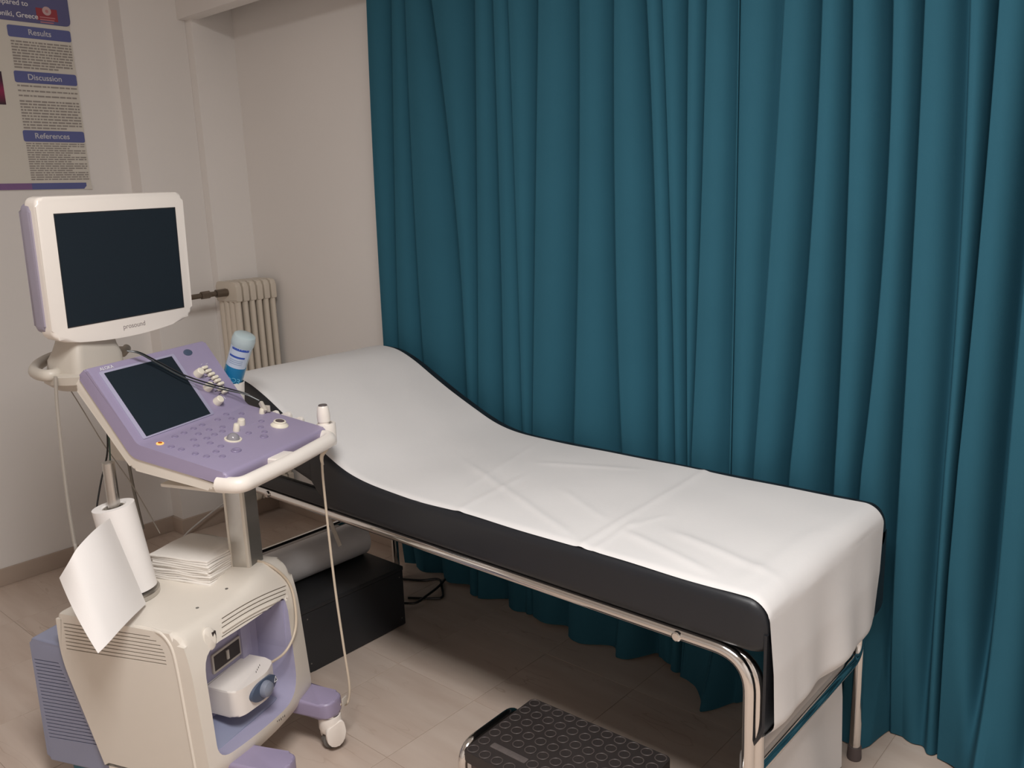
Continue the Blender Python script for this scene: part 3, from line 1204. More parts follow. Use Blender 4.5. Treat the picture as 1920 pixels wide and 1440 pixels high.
cutb = nb()
for k in range(8):       # vent slots of the side panel
    s = k/7
    pa = (118.5+6*s, 1168.7+47.5*s)
    pb = (281+[0, 12, 20, 24, 27, 29, 30.5, 31][k], 1194+[0, 8.5, 17, 24.5, 31, 38, 45.5, 52][k])
    L3 = [hitn(pa[0]+(pb[0]-pa[0])*q/6, pa[1]+(pb[1]-pa[1])*q/6) for q in range(7)]
    P_, N_ = [h[0] for h in L3], [h[1] for h in L3]
    groove(cutb, P_, N_, 0.0014, 0.004, -0.010)
    obj('vent_slot', groove(nb(), P_, N_, 0.0013, -0.0085, -0.0105), CREAM, body)
for k in range(5):       # slots curving round the front top edge
    pts = []
    for j in range(13):
        t = j/12
        x = 416 + 121*t
        y = 1160 + 8.6*k*(1-0.12*t) - 62*t - 5*math.sin(PI*t)
        pts.append(hitn(x, y))
    P_, N_ = [h[0] for h in pts], [h[1] for h in pts]
    groove(cutb, P_, N_, 0.0012, 0.004, -0.008)
    obj('front_slot', groove(nb(), P_, N_, 0.0011, -0.0068, -0.0085), CREAM, body)
carve(body, cutb, 32)
# rear unit
b = nb(); prism(b, roundpoly([(-1.862, 0.405), (-1.70, 0.405), (-1.62, 0.066), (-1.866, 0.066)], [0.012, 0.0, 0.0, 0.012], 4), MUZ(BV1-0.01), BV1-BV0-0.022, 0.010, 3)
rear = obj('rear_unit', b, BLUEG, mach)
cutb = nb()
for k in range(23):
    s = k/22
    pa = (64+29*s*0.98, 1236+145*s)
    xe = 110+71*s
    pb = (xe, pa[1]+(xe-pa[0])*0.17)
    p, q = px_v(*pa, BV0+0.012), px_v(*pb, BV0+0.012)
    groove(cutb, [p, q], [-VV, -VV], 0.0012, 0.004, -0.009)
    obj('rear_slot', groove(nb(), [p, q], [-VV, -VV], 0.0011, -0.0078, -0.0095), BLUEG, rear)
carve(rear, cutb, 35)
# socket block on the front left corner
p = hit(399, 1191)
b = nb(); lathe(b, [(0.022, -0.004), (0.022, 0.006), (0.018, 0.009), (0, 0.009)], axis_frame(hit(394, 1198)-UU*0.006, UU*1.0-VV*0.25+EZ*0.25), 20, 0.8, 1.25)
cs = obj('corner_socket', b, CREAM, mach)
b = nb(); box(b, (0, 0, 0), (0.006, 0.012, 0.02), frame(p+UU*0.002, UU, VV), 0.001)
obj('socket_hole', b, DARK, cs)
for (x, y) in ((370, 1140), (425, 1104)):     # little screws on the top cover
    q = hit(x, y)
    obj('screw', lathe(nb(), [(0.004, -0.002), (0.004, 0.001), (0, 0.0014)], axis_frame(q, EZ), 10), STEELD, body)
# small label on the lower front lip
b = nb()
for k in range(5):
    q = hit(520+k*3.4, 1352-k*2.6)
    box(b, (0, 0, 0), (0.0006, 0.0022, 0.004+0.003*(k % 3)), frame(q, UU, VV))
obj('rating_print', b, DARK, body)
# legs with casters
def caster(parent, u, v, arm_to, material=PURP):
    b = nb()
    au, av = arm_to
    d = Vector((u-au, v-av)).normalized()
    n = Vector((-d.y, d.x))
    w0, w1 = 0.045, 0.036
    A = Vector((au, av)); B = Vector((u, v))+d*0.026
    poly = [tuple(A-n*w0), tuple(B-n*w1), tuple(B+n*w1), tuple(A+n*w0)]
    prism(b, roundpoly(poly, [0.0, 0.03, 0.03, 0.0], 6), Matrix.Translation((0, 0, 0.1)) @ MUV, 0.045, 0.009, 3)
    arm = obj('leg', b, material, parent)
    c = W(u, v, 0)
    b = nb(); lathe(b, [(0.024, 0.092), (0.026, 0.097), (0.024, 0.103), (0, 0.103)], Matrix.Translation(c), 20)
    obj('swivel_ring', b, CHROME, arm)
    b = nb()
    lathe(b, [(0.0, 0.096), (0.029, 0.096), (0.031, 0.085), (0.031, 0.062), (0.026, 0.05), (0, 0.05)], Matrix.Translation(c), 24)
    bk = (UU*0.55+VV*0.83)
    for s in (-1, 1):
        q = c + bk.cross(EZ)*(s*0.019)
        prism(b, roundpoly([(-0.026, 0.07), (0.024, 0.088), (0.03, 0.05), (0.02, 0.018), (-0.005, 0.012), (-0.024, 0.03)], 0.012, 4), frame(q-bk.cross(EZ)*0.0045, bk, EZ), 0.009, 0.002) if False else prism(b, roundpoly([(-0.026, 0.07), (0.024, 0.088), (0.03, 0.05), (0.02, 0.018), (-0.005, 0.012), (-0.024, 0.03)], 0.012, 4), frame(q+bk.cross(EZ)*0.0045, bk, EZ), 0.009, 0.002)
    obj('caster_fork', b, WHITEP, arm)
    b = nb(); lathe(b, [(0.0, -0.012), (0.02, -0.012), (0.0265, -0.009), (0.0265, 0.009), (0.02, 0.012), (0, 0.012)], axis_frame(c+EZ*0.0266, bk.cross(EZ)), 24)
    obj('wheel', b, WHEEL, arm)
    return arm


fr = px_z(622, 1400, 0.0)
cu, cv = fr.dot(UU), fr.dot(VV)
arm = caster(mach, cu, cv+0.004, (-1.345, cv+0.012))
b = nb(); box(b, (0, 0, 0), (0.004, 0.02, 0.022), frame(W(cu+0.032, cv+0.03, 0.125), UU, VV), 0.001)
obj('stop_plate', b, GREYP, arm)
fl2 = px_z(546, 1436, 0.12)
caster(mach, fl2.dot(UU)-0.01, fl2.dot(VV)-0.02, (-1.35, fl2.dot(VV)-0.03))
for vv in (1.42, 1.71):
    c = W(-1.80, vv, 0)
    b = nb(); lathe(b, [(0.0, 0.088), (0.024, 0.084), (0.032, 0.07), (0.033, 0.056), (0.0, 0.056)], Matrix.Translation(c), 20)
    cc = obj('rear_caster', b, CHROME, mach)
    b = nb(); lathe(b, [(0.0, -0.012), (0.02, -0.012), (0.028, -0.008), (0.028, 0.008), (0.02, 0.012), (0, 0.012)], axis_frame(c+EZ*0.0281, VV), 20)
    obj('wheel', b, mat('teal_wheel', rgb(60, 120, 140), 0.5), cc)
# --- column
CU, CV = -1.440, 1.700
b = nb(); ubox(b, CU-0.033, CU+0.026, CV-0.026, CV+0.030, ZB-0.01, 0.86, 0.002)
colm = obj('column', b, STEEL, mach)
b = nb(); ubox(b, CU+0.026, CU+0.0275, CV-0.018, CV+0.028, ZB+0.02, 0.85)
obj('front_plate', b, STEELD, colm)
b = nb(); ubox(b, CU+0.018, CU+0.028, CV-0.0275, CV-0.018, ZB-0.008, 0.86, 0.0015)
obj('corner_trim', b, TRIM, colm)
b = nb(); ubox(b, CU-0.034, CU-0.027, CV-0.0275, CV-0.02, ZB-0.008, 0.86, 0.0015)
obj('corner_trim', b, TRIM, colm)
# --- control console
CV0, CV1 = 1.488, 1.892
T_ = (-1.672, 1.072); J_ = (-1.545, 0.894); F_ = (-1.292, 0.843)
prof_top = roundpoly([T_, J_, F_, (F_[0]-0.002, F_[1]-0.030), (J_[0]-0.022, J_[1]-0.034), (T_[0]-0.03, T_[1]-0.022)], [0.008, 0.012, 0.012, 0.01, 0.02, 0.008], 5)
b = nb(); prism(b, prof_top, MUZ(CV1), CV1-CV0, 0.008, 3)
# plan taper: the keyboard narrows a little to the front
con = obj('console_top', b, PURP, mach, angle=30)
prof_low = roundpoly([(T_[0]-0.022, T_[1]-0.018), (J_[0]-0.018, J_[1]-0.028), (F_[0]-0.03, F_[1]-0.022), (F_[0]-0.05, F_[1]-0.048), (J_[0]-0.03, J_[1]-0.066), (T_[0]-0.05, T_[1]-0.05)], 0.012, 4)
b = nb(); prism(b, prof_low, MUZ(CV1-0.004), CV1-CV0-0.008, 0.008, 3)
obj('console_underside', b, CREAM, mach)
b = nb(); ubox(b, -1.52, -1.33, CV0+0.03, CV1-0.08, 0.782, 0.790, 0.002)
obj('tray', b, CREAM, mach)
b = nb(); ubox(b, -1.50, -1.37, 1.62, 1.78, 0.785, 0.84, 0.008)
obj('console_mount', b, CREAM, mach)
# key plane and panel plane, for placing the controls
kd = Vector((F_[0]-J_[0], F_[1]-J_[1])); 
KX = (UU*kd.x + EZ*kd.y).normalized()          # towards the operator
KN = VV.cross(KX).normalized() * (1 if VV.cross(KX).z > 0 else -1)
KO = W(J_[0], CV0, J_[1])
pd = (UU*(J_[0]-T_[0]) + EZ*(J_[1]-T_[1])).normalized()
PNn = VV.cross(pd).normalized()
PNn = PNn if PNn.z > 0 else -PNn
PO = KO


def key(x, y, h=0.0):
    return onpl(x, y, KN, KO.dot(KN)+h)


def pan(x, y, h=0.0):
    return onpl(x, y, PNn, PO.dot(PNn)+h)


def poly_px(pts, fn, h):
    return [fn(x, y, h) for x, y in pts]


def slab(bm, P3, n, th):
    """closed slab from a loop of 3D points"""
    a = [bm.verts.new(p) for p in P3]
    b = [bm.verts.new(p + n*th) for p in P3]
    bm.faces.new(a[::-1]); bm.faces.new(b)
    N = len(a)
    for i in range(N):
        bm.faces.new((a[i], a[(i+1) % N], b[(i+1) % N], b[i]))
    return bm


# touch screen with raised frame: rectangle from the four measured corners
q = [pan(*c) for c in ((193.4, 703.5), (320, 667), (391.7, 775), (276.4, 820.8))]
vs = [(p.dot(VV), (p-PO).dot(pd)) for p in q]
vl, vr = (vs[0][0]+vs[3][0])/2, (vs[1][0]+vs[2][0])/2
st_, sb_ = (vs[0][1]+vs[1][1])/2, (vs[2][1]+vs[3][1])/2
PM = frame(PO - VV*PO.dot(VV), VV, pd)          # local x = v, y = down the panel
if PM.to_3x3().col[2].dot(PNn) < 0:
    PM = frame(PO - VV*PO.dot(VV), VV, pd) @ Matrix.Rotation(0, 4, 'Z')
PSIGN = 1 if PM.to_3x3().col[2].dot(PNn) > 0 else -1


def panel_prism(x0, y0, x1, y1, r, th, h=0.0, bevel=0.0):
    b = nb()
    prism(b, rrect(x0, y0, x1, y1, r, 4), PM @ Matrix.Translation((0, 0, PSIGN*h)), PSIGN*th, bevel)
    return b


b = panel_prism(vl-0.012, st_-0.006, vr+0.012, sb_+0.004, 0.004, 0.0035, -0.001, 0.001)
tsf = obj('screen_frame', b, LAV, con)
b = panel_prism(vl, st_, vr, sb_, 0.001, 0.0012, 0.0020)
obj('touch_screen', b, SCREEN, con)
b = nb()
lathe(b, [(0.0155, 0), (0.0155, 0.001), (0.0145, 0.0014), (0, 0.0014)], axis_frame(pan(352, 661), PNn, VV), 28, 1.0, 0.62)
obj('oval_badge', b, SLATE, con)
# maker's name on the console
tv = pan(200, 690, 0.0012)
b = text(nb(), 'ALOKA', 0.0125, frame(tv, VV, -pd), 0.0003)
obj('console_lettering', b, PWHITE, con)


def knob(name, p, n, r, h, parent, material=KNOB, taper=0.85):
    b = nb()
    lathe(b, [(r, 0), (r, h*0.25), (r*taper, h*0.92), (r*taper*0.86, h), (0, h*1.02)], axis_frame(p, n), 20)
    return obj(name, b, material, parent)


for (x, y) in ((370, 702), (388, 728), (406.5, 754)):
    knob('rotary_knob', pan(x, y), PNn, 0.0122, 0.019, con)
for k, (x, y) in enumerate(((380.7, 690), (387.5, 696), (393.6, 702), (400.5, 708), (405, 714), (411, 720), (412, 729), (419.5, 734))):   # time gain sliders with their slots
    c = pan(x, y+2)
    M = frame(c, VV, pd)
    b = nb(); box(b, (0, 0, 0), (0.04, 0.0024, 0.0008), M)
    sl = obj('slider_slot', b, BLACKC, con)
    b = nb(); box(b, (0, 0, PSIGN*0.006), (0.021, 0.0085, 0.012), M, 0.0034, 3)
    obj('slider_cap', b, KNOB, sl)
b = nb()
for x0, y0, x1, y1 in ((377, 684, 379, 682), (386, 683, 389, 681), (418, 740, 421, 738), (419, 743, 423, 748)):
    p_, q_ = pan(x0, y0, 0.0004), pan(x1, y1, 0.0004)
    tube(b, [p_, q_], 0.0006, 5)
obj('slider_print', b, PWHITE, con)
# keyboard: shallow dished buttons
BTN = [(424, 777), (453, 776), (408, 787), (434, 785), (379, 797), (363, 804), (345, 812), (328, 819), (392, 806), (417, 801), (417, 809), (372, 814), (402, 815), (363, 825),
       (388, 822), (394, 831), (368, 836), (414, 837), (321, 838), (340, 843), (366, 851), (387, 856), (405, 847), (417, 856), (466, 812), (490, 790), (489, 801), (496, 810)]
bt = nb()
lathe(bt, [(0.0088, -0.001), (0.0088, 0.0009), (0.0078, 0.0022), (0.0066, 0.0022), (0.0052, 0.0010), (0, 0.0006)], Matrix.Identity(4), 18, 1.0, 0.8)
bmesh.ops.recalc_face_normals(bt, faces=bt.faces[:])
btm = bpy.data.meshes.new('button')
bt.to_mesh(btm); bt.free(); btm.materials.append(PURPD)
for p in btm.polygons:
    p.use_smooth = True
MI = WM[mach.name].inverted()
for (x, y) in BTN:
    o = bpy.data.objects.new('button', btm)
    COL.objects.link(o)
    o.parent = con
    o.matrix_local = MI @ axis_frame(key(x, y), KN, VV)
for (x, y, s) in ((443, 845, 1.6), (495, 819, 1.35)):
    o = bpy.data.objects.new('button', btm)
    COL.objects.link(o)
    o.parent = con
    o.matrix_local = MI @ axis_frame(key(x, y), KN, VV) @ Matrix.Scale(s, 4)
b = nb(); lathe(b, [(0.0095, 0), (0.0095, 0.0018), (0.0075, 0.0026), (0, 0.0022)], axis_frame(key(300, 832), KN, VV), 20, 1, 0.85)
pw = obj('power_button', b, ORANGE, con)
b = nb(); lathe(b, [(0.005, 0.0022), (0.005, 0.0032), (0, 0.0032)], axis_frame(key(300, 832), KN, VV), 16)
obj('power_centre', b, DORANGE, pw)
# trackball
tb = key(437, 824)
b = nb(); lathe(b, [(0.0215, 0), (0.0215, 0.0025), (0.0185, 0.0036), (0.0165, 0.002), (0, 0.001)], axis_frame(tb, KN), 28)
ring = obj('trackball_ring', b, KNOB, con)
b = nb(); bmesh.ops.create_uvsphere(b, u_segments=24, v_segments=14, radius=0.0165, matrix=Matrix.Translation(tb+KN*0.0005))
obj('trackball', b, BALL, ring)
knob('rotary_knob', key(443, 808), KN, 0.0085, 0.020, con)
knob('rotary_knob', key(452, 796), KN, 0.0105, 0.016, con)
knob('rotary_knob', key(491, 775), KN, 0.0078, 0.014, con)
b = nb(); lathe(b, [(0.0235, 0), (0.0235, 0.002), (0.0165, 0.009), (0.0165, 0.0125), (0.0145, 0.014), (0.012, 0.0135), (0, 0.0135)], axis_frame(key(524, 798), KN), 28)
dial = obj('selector_dial', b, KNOB, con)
b = nb(); lathe(b, [(0.0118, 0.0132), (0.0118, 0.0142), (0, 0.0142)], axis_frame(key(524, 798), KN), 24)
obj('dial_cap', b, mat('dial_dark', rgb(88, 76, 78), 0.4), dial)
b = nb()
for x0, y0, x1, y1 in ((470, 779, 473, 785), (470, 797, 482, 793), (484, 788, 492, 785), (504, 785, 510, 783), (545, 793, 548, 792), (525, 806, 529, 805), (315, 827, 318, 826)):
    tube(b, [key(x0, y0, 0.0003), key(x1, y1, 0.0003)], 0.0006, 5)
obj('key_print', b, mat('key_print_pale', rgb(178, 168, 196), 0.5), con)
# --- front handle: fat cream bar along the operator edge with finger tabs
hz = F_[1]-0.026
hp = fillet_path([W(F_[0]-0.03, CV0+0.004, hz-0.002), W(F_[0]+0.028, CV0+0.006, hz-0.002), W(F_[0]+0.034, (CV0+CV1)/2, hz), W(F_[0]+0.028, CV1-0.018, hz+0.004), W(F_[0]-0.03, CV1-0.014, hz+0.006)], 0.035, 8)
b = nb(); tube(b, hp, 0.019, 16, sx=0.95)
hdl = obj('handle', b, WHITEP, mach)
b = nb(); ubox(b, F_[0]-0.012, F_[0]+0.03, (CV0+CV1)/2-0.055, (CV0+CV1)/2+0.015, hz-0.004, hz+0.018, 0.006, 3)
obj('handle_tab', b, WHITEP, hdl)
# --- probe holder at the right front corner
hc = px_v(613, 812, CV1+0.024)
hu, hz2 = hc.dot(UU), hc.z
b = nb()
lathe(b, [(0.014, -0.034), (0.0235, -0.032), (0.0255, -0.026), (0.0255, 0.026), (0.024, 0.029), (0.0165, 0.029), (0.0155, -0.028), (0.014, -0.034)], Matrix.Translation(hc), 24)
obj('probe_holder', b, WHITEP, mach)
# more holders along the right side: gel cup and probe clips
cupc = px_v(438, 742, CV1+0.042)
b = nb()
lathe(b, [(0.0, -0.055), (0.026, -0.055), (0.033, 0.03), (0.0345, 0.04), (0.0325, 0.04), (0.0305, 0.03), (0.024, -0.045), (0, -0.045)], Matrix.Translation(cupc), 28)
cup = obj('gel_cup', b, WHITEP, mach)
b = nb(); ubox(b, cupc.dot(UU)-0.016, cupc.dot(UU)+0.016, CV1-0.01, CV1+0.03, cupc.z-0.05, cupc.z-0.03, 0.003)
obj('cup_bracket', b, WHITEP, cup)
for i, (x, y, s) in enumerate(((512, 778, 1.0), (535, 780, 0.9), (558, 789, 0.9))):
    c = px_v(x, y, CV1+0.012)
    b = nb()
    prism(b, roundpoly([(-0.016, -0.03), (0.014, -0.03), (0.014, 0.006*s), (0.004, 0.012*s), (-0.016, 0.004)], 0.004, 3), frame(c-VV*0.0, UU, EZ), -0.012, 0.002)
    obj('side_clip', b, WHITEP, con)
# --- monitor
mc = [Vector(p) for p in ()]
n_m = Vector((0.97071522, 0.23427955, -0.05315116)).normalized()
dxm = Vector((-0.23379305, 0.97216629, 0.01528107)); dxm = (dxm - n_m*dxm.dot(n_m)).normalized()
dym = n_m.cross(dxm).normalized()
sc_c = onpl(93.5, 402.5, n_m, 0); sc_d = onpl(320, 390, n_m, 0)
base_w = (sc_c-sc_d).length
# distance along the view rays that makes the picture tube 0.348 m wide
d_unit = CAMP.dot(n_m)
k_ = 0.348/((onpl(93.5, 402.5, n_m, d_unit-1)-onpl(320, 390, n_m, d_unit-1)).length)
MD = d_unit - k_


def mon(x, y, h=0.0):
    return onpl(x, y, n_m, MD+h)


cs4 = [mon(*c) for c in ((93.5, 402.5), (320, 390), (344.5, 574), (130, 612.5))]
mo = (cs4[0]+cs4[1]+cs4[2]+cs4[3])/4
MMat = frame(mo, dxm, dym)
MInv = MMat.inverted()
L4 = [MInv @ p for p in cs4]
sx_ = (L4[1].x+L4[2].x-L4[0].x-L4[3].x)/4
sy_ = (L4[0].y+L4[1].y-L4[2].y-L4[3].y)/4
bez = [MInv @ mon(*c) for c in ((58, 371), (334, 359), (363, 592), (101, 645))]
bx0, bx1 = (bez[0].x+bez[3].x)/2, (bez[1].x+bez[2].x)/2
by1, by0 = (bez[0].y+bez[1].y)/2, (bez[2].y+bez[3].y)/2
# outline with a bowed lower edge
out = [(bx0, by1), (bx0, by0+0.012)]
for j in range(1, 12):
    t = j/12
    out.append((bx0+(bx1-bx0)*t, by0+0.004-0.022*math.sin(PI*t)**0.8))
out += [(bx1, by0+0.012), (bx1, by1)]
out = roundpoly(out, [0.022, 0.022] + [0.0]*11 + [0.022, 0.022], 5)
if (Vector(out[1])-Vector(out[0])).length < 1e-9:
    out = out[1:]
b = nb(); prism(b, out[::-1], MMat @ Matrix.Translation((0, 0, 0.006)), -0.045, 0.010, 4)
monr = obj('monitor', b, WHITEP, mach, angle=40)
b = nb(); prism(b, roundpoly([(bx0-0.004, by1-0.014), (bx1+0.004, by1-0.014), (bx1+0.004, by0+0.02), (bx0-0.004, by0+0.02)], 0.02, 5), MMat @ Matrix.Translation((0, 0, -0.014)), -0.038, 0.012, 3)
obj('back_shell', b, mat('grey_lavender', rgb(158, 151, 168), 0.45), monr)
b = nb(); box(b, (0, 0, 0.0062), (2*sx_, 2*sy_, 0.001), MMat)
obj('screen', b, SCREEN, monr)
b = nb()
for s in (-1, 1):
    box(b, (s*(sx_+0.0012), 0, 0.0064), (0.0018, 2*sy_+0.004, 0.0014), MMat)
    box(b, (0, s*(sy_+0.0012), 0.0064), (2*sx_+0.004, 0.0018, 0.0014), MMat)
obj('screen_gasket', b, BLACKC, monr)
tp = MInv @ mon(249, 609)
b = text(nb(), 'prosound', 0.0175, MMat @ Matrix.Translation((tp.x, tp.y, 0.0062)), 0.0003)
obj('monitor_lettering', b, PRINTG, monr)
# neck and swivel base
NU = -1.80
nc = px_u(160, 668, NU)
nv = nc.dot(VV)
b = nb()
secs = []
for z, hu_, hv_, du in ((1.04, 0.055, 0.078, 0), (1.075, 0.055, 0.076, 0), (1.10, 0.046, 0.068, 0.004), (1.15, 0.036, 0.056, 0.012), (1.22, 0.03, 0.05, 0.01)):
    secs.append([W(NU+du+p[0], nv+p[1], z) for p in roundpoly([(-hu_, -hv_), (hu_, -hv_), (hu_, hv_), (-hu_, hv_)], 0.022, 4)])
loft(b, secs)
nk = obj('monitor_neck', b, GREYP, mach, angle=50)
b = nb(); lathe(b, [(0.0, 1.0), (0.075, 1.0), (0.10, 1.02), (0.105, 1.04), (0.09, 1.045), (0, 1.045)], Matrix.Translation(W(NU, nv, 0)), 28, 1, 1)
obj('swivel_base', b, GREYP, mach)
b = nb()
lp = [W(NU-0.06, nv-0.05, 1.05)] + [px_z(x, y, 1.045) for x, y in ((100, 670), (73, 683), (64, 697), (82, 704), (104, 702), (113, 693))] + [W(NU+0.045, nv-0.05, 1.03)]
tube(b, lp, 0.015, 12, 6, sx=0.9)
obj('cable_hook', b, GREYP, mach)
b = nb()
lp = [W(NU, nv+0.06, 1.045), px_z(215, 661, 1.05), px_z(232, 659, 1.055), px_z(238, 652, 1.062)]
tube(b, lp, 0.012, 12, 6, rads=[0.02]*6+[0.015]*6+[0.011]*8)
obj('cable_hook', b, GREYP, mach)
b = nb(); ubox(b, -1.80, -1.62, 1.62, 1.75, 0.90, 1.0, 0.02, 3)
ubox(b, -1.66, -1.42, 1.63, 1.76, 0.78, 0.825, 0.01, 2)
ubox(b, -1.80, -1.62, 1.63, 1.74, 0.79, 0.92, 0.02, 3)
obj('support_arm', b, CREAM, mach)

# ------------------------------------------------------------------ things on the scanner
# transducer probe standing in the front holder, cable falling to the caster
pt = empty('ultrasound_probe', hc, 0, 'cream ultrasound probe standing upright in the front corner holder', 'probe')
b = nb(); lathe(b, [(0.0, -0.040), (0.011, -0.040), (0.0145, -0.02), (0.0145, 0.032), (0.0172, 0.035), (0.0178, 0.052), (0.0150, 0.074), (0.0125, 0.078), (0, 0.078)], Matrix.Translation(hc-UU*0.002-VV*0.006), 24)
pb = obj('probe_body', b, WHITEP, pt)
b = nb(); lathe(b, [(0.0124, 0.0775), (0.0112, 0.081), (0, 0.0815)], Matrix.Translation(hc-UU*0.002-VV*0.006), 20)
obj('probe_lens', b, mat('lens_grey', rgb(96, 88, 88), 0.4), pt)
A_, B_ = hc-UU*0.002-VV*0.006-EZ*0.036, px_z(651, 1318, 0.10)


def between(x, y):
    """point of the falling cable: depth blends from the holder to the caster"""
    t = min(1, max(0, (y-840)/(1318-840)))
    dA, dB = (A_-CAMP).dot(_f), (B_-CAMP).dot(_f)
    return CAMP + ray(x, y)*(dA*(1-t)+dB*t)


cp = [A_] + [between(x, y) for x, y in ((604, 866), (612, 960), (628, 1100), (644, 1210), (655, 1285))] + [B_, W(cu+0.025, cv+0.02, 0.12)]
b = nb(); tube(b, [A_+EZ*0.008, A_-EZ*0.004, between(603, 856), between(605, 872)], 0.006, 10, 4, rads=[0.0095, 0.009, 0.0085, 0.008, 0.0075, 0.007, 0.0065, 0.006, 0.0055, 0.005, 0.0045, 0.004])
obj('strain_relief', b, BEIGEC, pt)
b = nb(); tube(b, cp, 0.0034, 8, 8)
obj('probe_cable', b, BEIGEC, pt)

# probe plug latched into the front recess
pc = empty('probe_plug', W(-1.40, 1.55, 0.2), YAW, 'cream probe plug with a slate blue locking knob in the front recess', 'plug')
pv0 = fvz(455, 1345, -1.325)[0]; pv1 = fvz(519, 1270, -1.345)[0]
pz0_ = fvz(455, 1352, -1.325)[1]; pz1_ = pz0_+0.07
b = nb(); prism(b, roundpoly([(-1.435, pv0+0.004), (-1.352, pv0), (-1.335, pv0+0.02), (-1.325, pv1-0.06), (-1.345, pv1-0.01), (-1.375, pv1), (-1.435, pv1)], [0.004, 0.012, 0.02, 0.02, 0.006, 0.004, 0.004], 4), Matrix.Translation((0, 0, pz0_)) @ MUV, pz1_-pz0_, 0.006, 3)
plug = obj('plug_body', b, WHITEP, pc)
fc = W(-1.326, (pv0+pv1)/2+0.006, (pz0_+pz1_)/2)
b = nb(); lathe(b, [(0.026, -0.008), (0.026, 0.0022), (0.024, 0.0032), (0, 0.0032)], axis_frame(fc, UU, VV), 32, 1.9, 1.0)
kp = obj('knob_plate', b, SLATE, pc)
b = nb(); lathe(b, [(0.021, 0.0), (0.021, 0.008), (0.018, 0.016), (0.01, 0.021), (0, 0.022)], axis_frame(fc, UU, VV), 28)
obj('locking_knob', b, mat('slate_light', rgb(136, 142, 158), 0.35), kp)
b = nb()
for k in range(4):
    tube(b, [W(-1.35-0.004*k, pv1-0.07+0.01*k, pz1_+0.0004), W(-1.355-0.004*k, pv1-0.064+0.01*k, pz1_+0.0004)], 0.0007, 5)
obj('plug_print', b, DARK, plug)
b = nb()
q0 = W(-1.322, (pv0+pv1)/2+0.046, (pz0_+pz1_)/2+0.004)
for a_, b__ in (((0, 0.008), (0.006, -0.006)), ((0.006, -0.006), (-0.006, -0.006)), ((-0.006, -0.006), (0, 0.008))):
    tube(b, [q0+VV*a_[0]+EZ*a_[1]+UU*0.0022, q0+VV*b__[0]+EZ*b__[1]+UU*0.0022], 0.0008, 5)
obj('arrow_print', b, PWHITE, kp)
cab = [W(-1.37, pv1-0.004, pz1_-0.02), px_u(535, 1222, -1.325), hit(550, 1180, 0.006), hit(549, 1130, 0.006), hit(538, 1092, 0.005), hit(508, 1064, 0.0045), hit(475, 1053, 0.0045), hit(438, 1050, 0.0045), W(-1.50, CV-0.04, hit(438, 1050).z-0.005)]
b = nb(); tube(b, cab, 0.0035, 8, 8)
obj('plug_cable', b, BEIGEC, pc)

# gel bottle upside down in the cup
b0, b1 = px_v(434, 716, CV1+0.042), px_v(458, 633, CV1+0.042)
ax = (b1-b0).normalized()
L_ = (b1-b0).length
gb = empty('gel_bottle', b0, 0, 'clear squeeze bottle of blue gel standing upside down in the cup', 'bottle')
BM = axis_frame(b0, ax, UU*0.3-VV)
R0 = 0.0262
b = nb(); lathe(b, [(0.0, -0.03), (0.012, -0.03), (0.018, -0.018), (0.0262, -0.006), (0.0288, 0.003), (0.0290, L_*0.42)], BM, 32)
obj('gel_lower_body', b, GEL, gb)
b = nb(); lathe(b, [(0.0290, L_*0.42), (0.0285, L_*0.5), (0.0300, L_*0.82), (0.0318, L_*0.86), (0.0322, L_*0.97), (0.0295, L_*1.05), (0.024, L_*1.075), (0, L_*1.08)], BM, 32)
obj('clear_upper_body', b, BOTT, gb)


def wrap(a0, a1, z0, z1, dr, n=10):
    """patch of label wrapped on the bottle"""
    bm = nb()
    def rad_at(z):
        return interp([(0, 0.0288), (0.42, 0.0290), (0.5, 0.0286), (0.82, 0.0301), (0.88, 0.0319)], z/L_) + dr
    grid(bm, lambda i, j: BM @ Vector((rad_at(z0+(z1-z0)*j)*math.cos(a0+(a1-a0)*i), rad_at(z0+(z1-z0)*j)*math.sin(a0+(a1-a0)*i), z0+(z1-z0)*j)), n, 8)
    return bm


camdir = (CAMP-b0)
loc = BM.to_3x3().inverted() @ camdir
A0 = math.atan2(loc.y, loc.x)
lb = obj('label_paper', wrap(A0-1.2, A0+1.0, L_*0.40, L_*0.84, 0.0006), LABELB, gb)
obj('label_gel_band', wrap(A0-0.75, A0+0.95, L_*0.06, L_*0.40, 0.0006), DBLUE, lb)
obj('label_navy_band', wrap(A0-0.85, A0+0.85, L_*0.78, L_*0.83, 0.0009), NAVY, lb)
obj('label_navy_band', wrap(A0-0.95, A0+0.6, L_*0.62, L_*0.66, 0.0009), NAVY, lb)
for z in (0.56, 0.52, 0.48):
    obj('label_print', wrap(A0-0.8, A0+0.5, L_*z, L_*(z+0.012), 0.0009), mat('label_grey_blue', rgb(140, 160, 190), 0.4), lb)
tc_ = BM @ Vector((0.0298*math.cos(A0+0.05), 0.0298*math.sin(A0+0.05), L_*0.15))
nrm = (BM.to_3x3() @ Vector((math.cos(A0+0.05), math.sin(A0+0.05), 0))).normalized()
tx_ = nrm.cross(ax)          # upside down: reading direction reversed
b = text(nb(), 'ECO', 0.020, frame(tc_+nrm*0.0004, tx_.normalized(), -ax), 0.0003)
obj('label_lettering', b, LBLUE, lb)

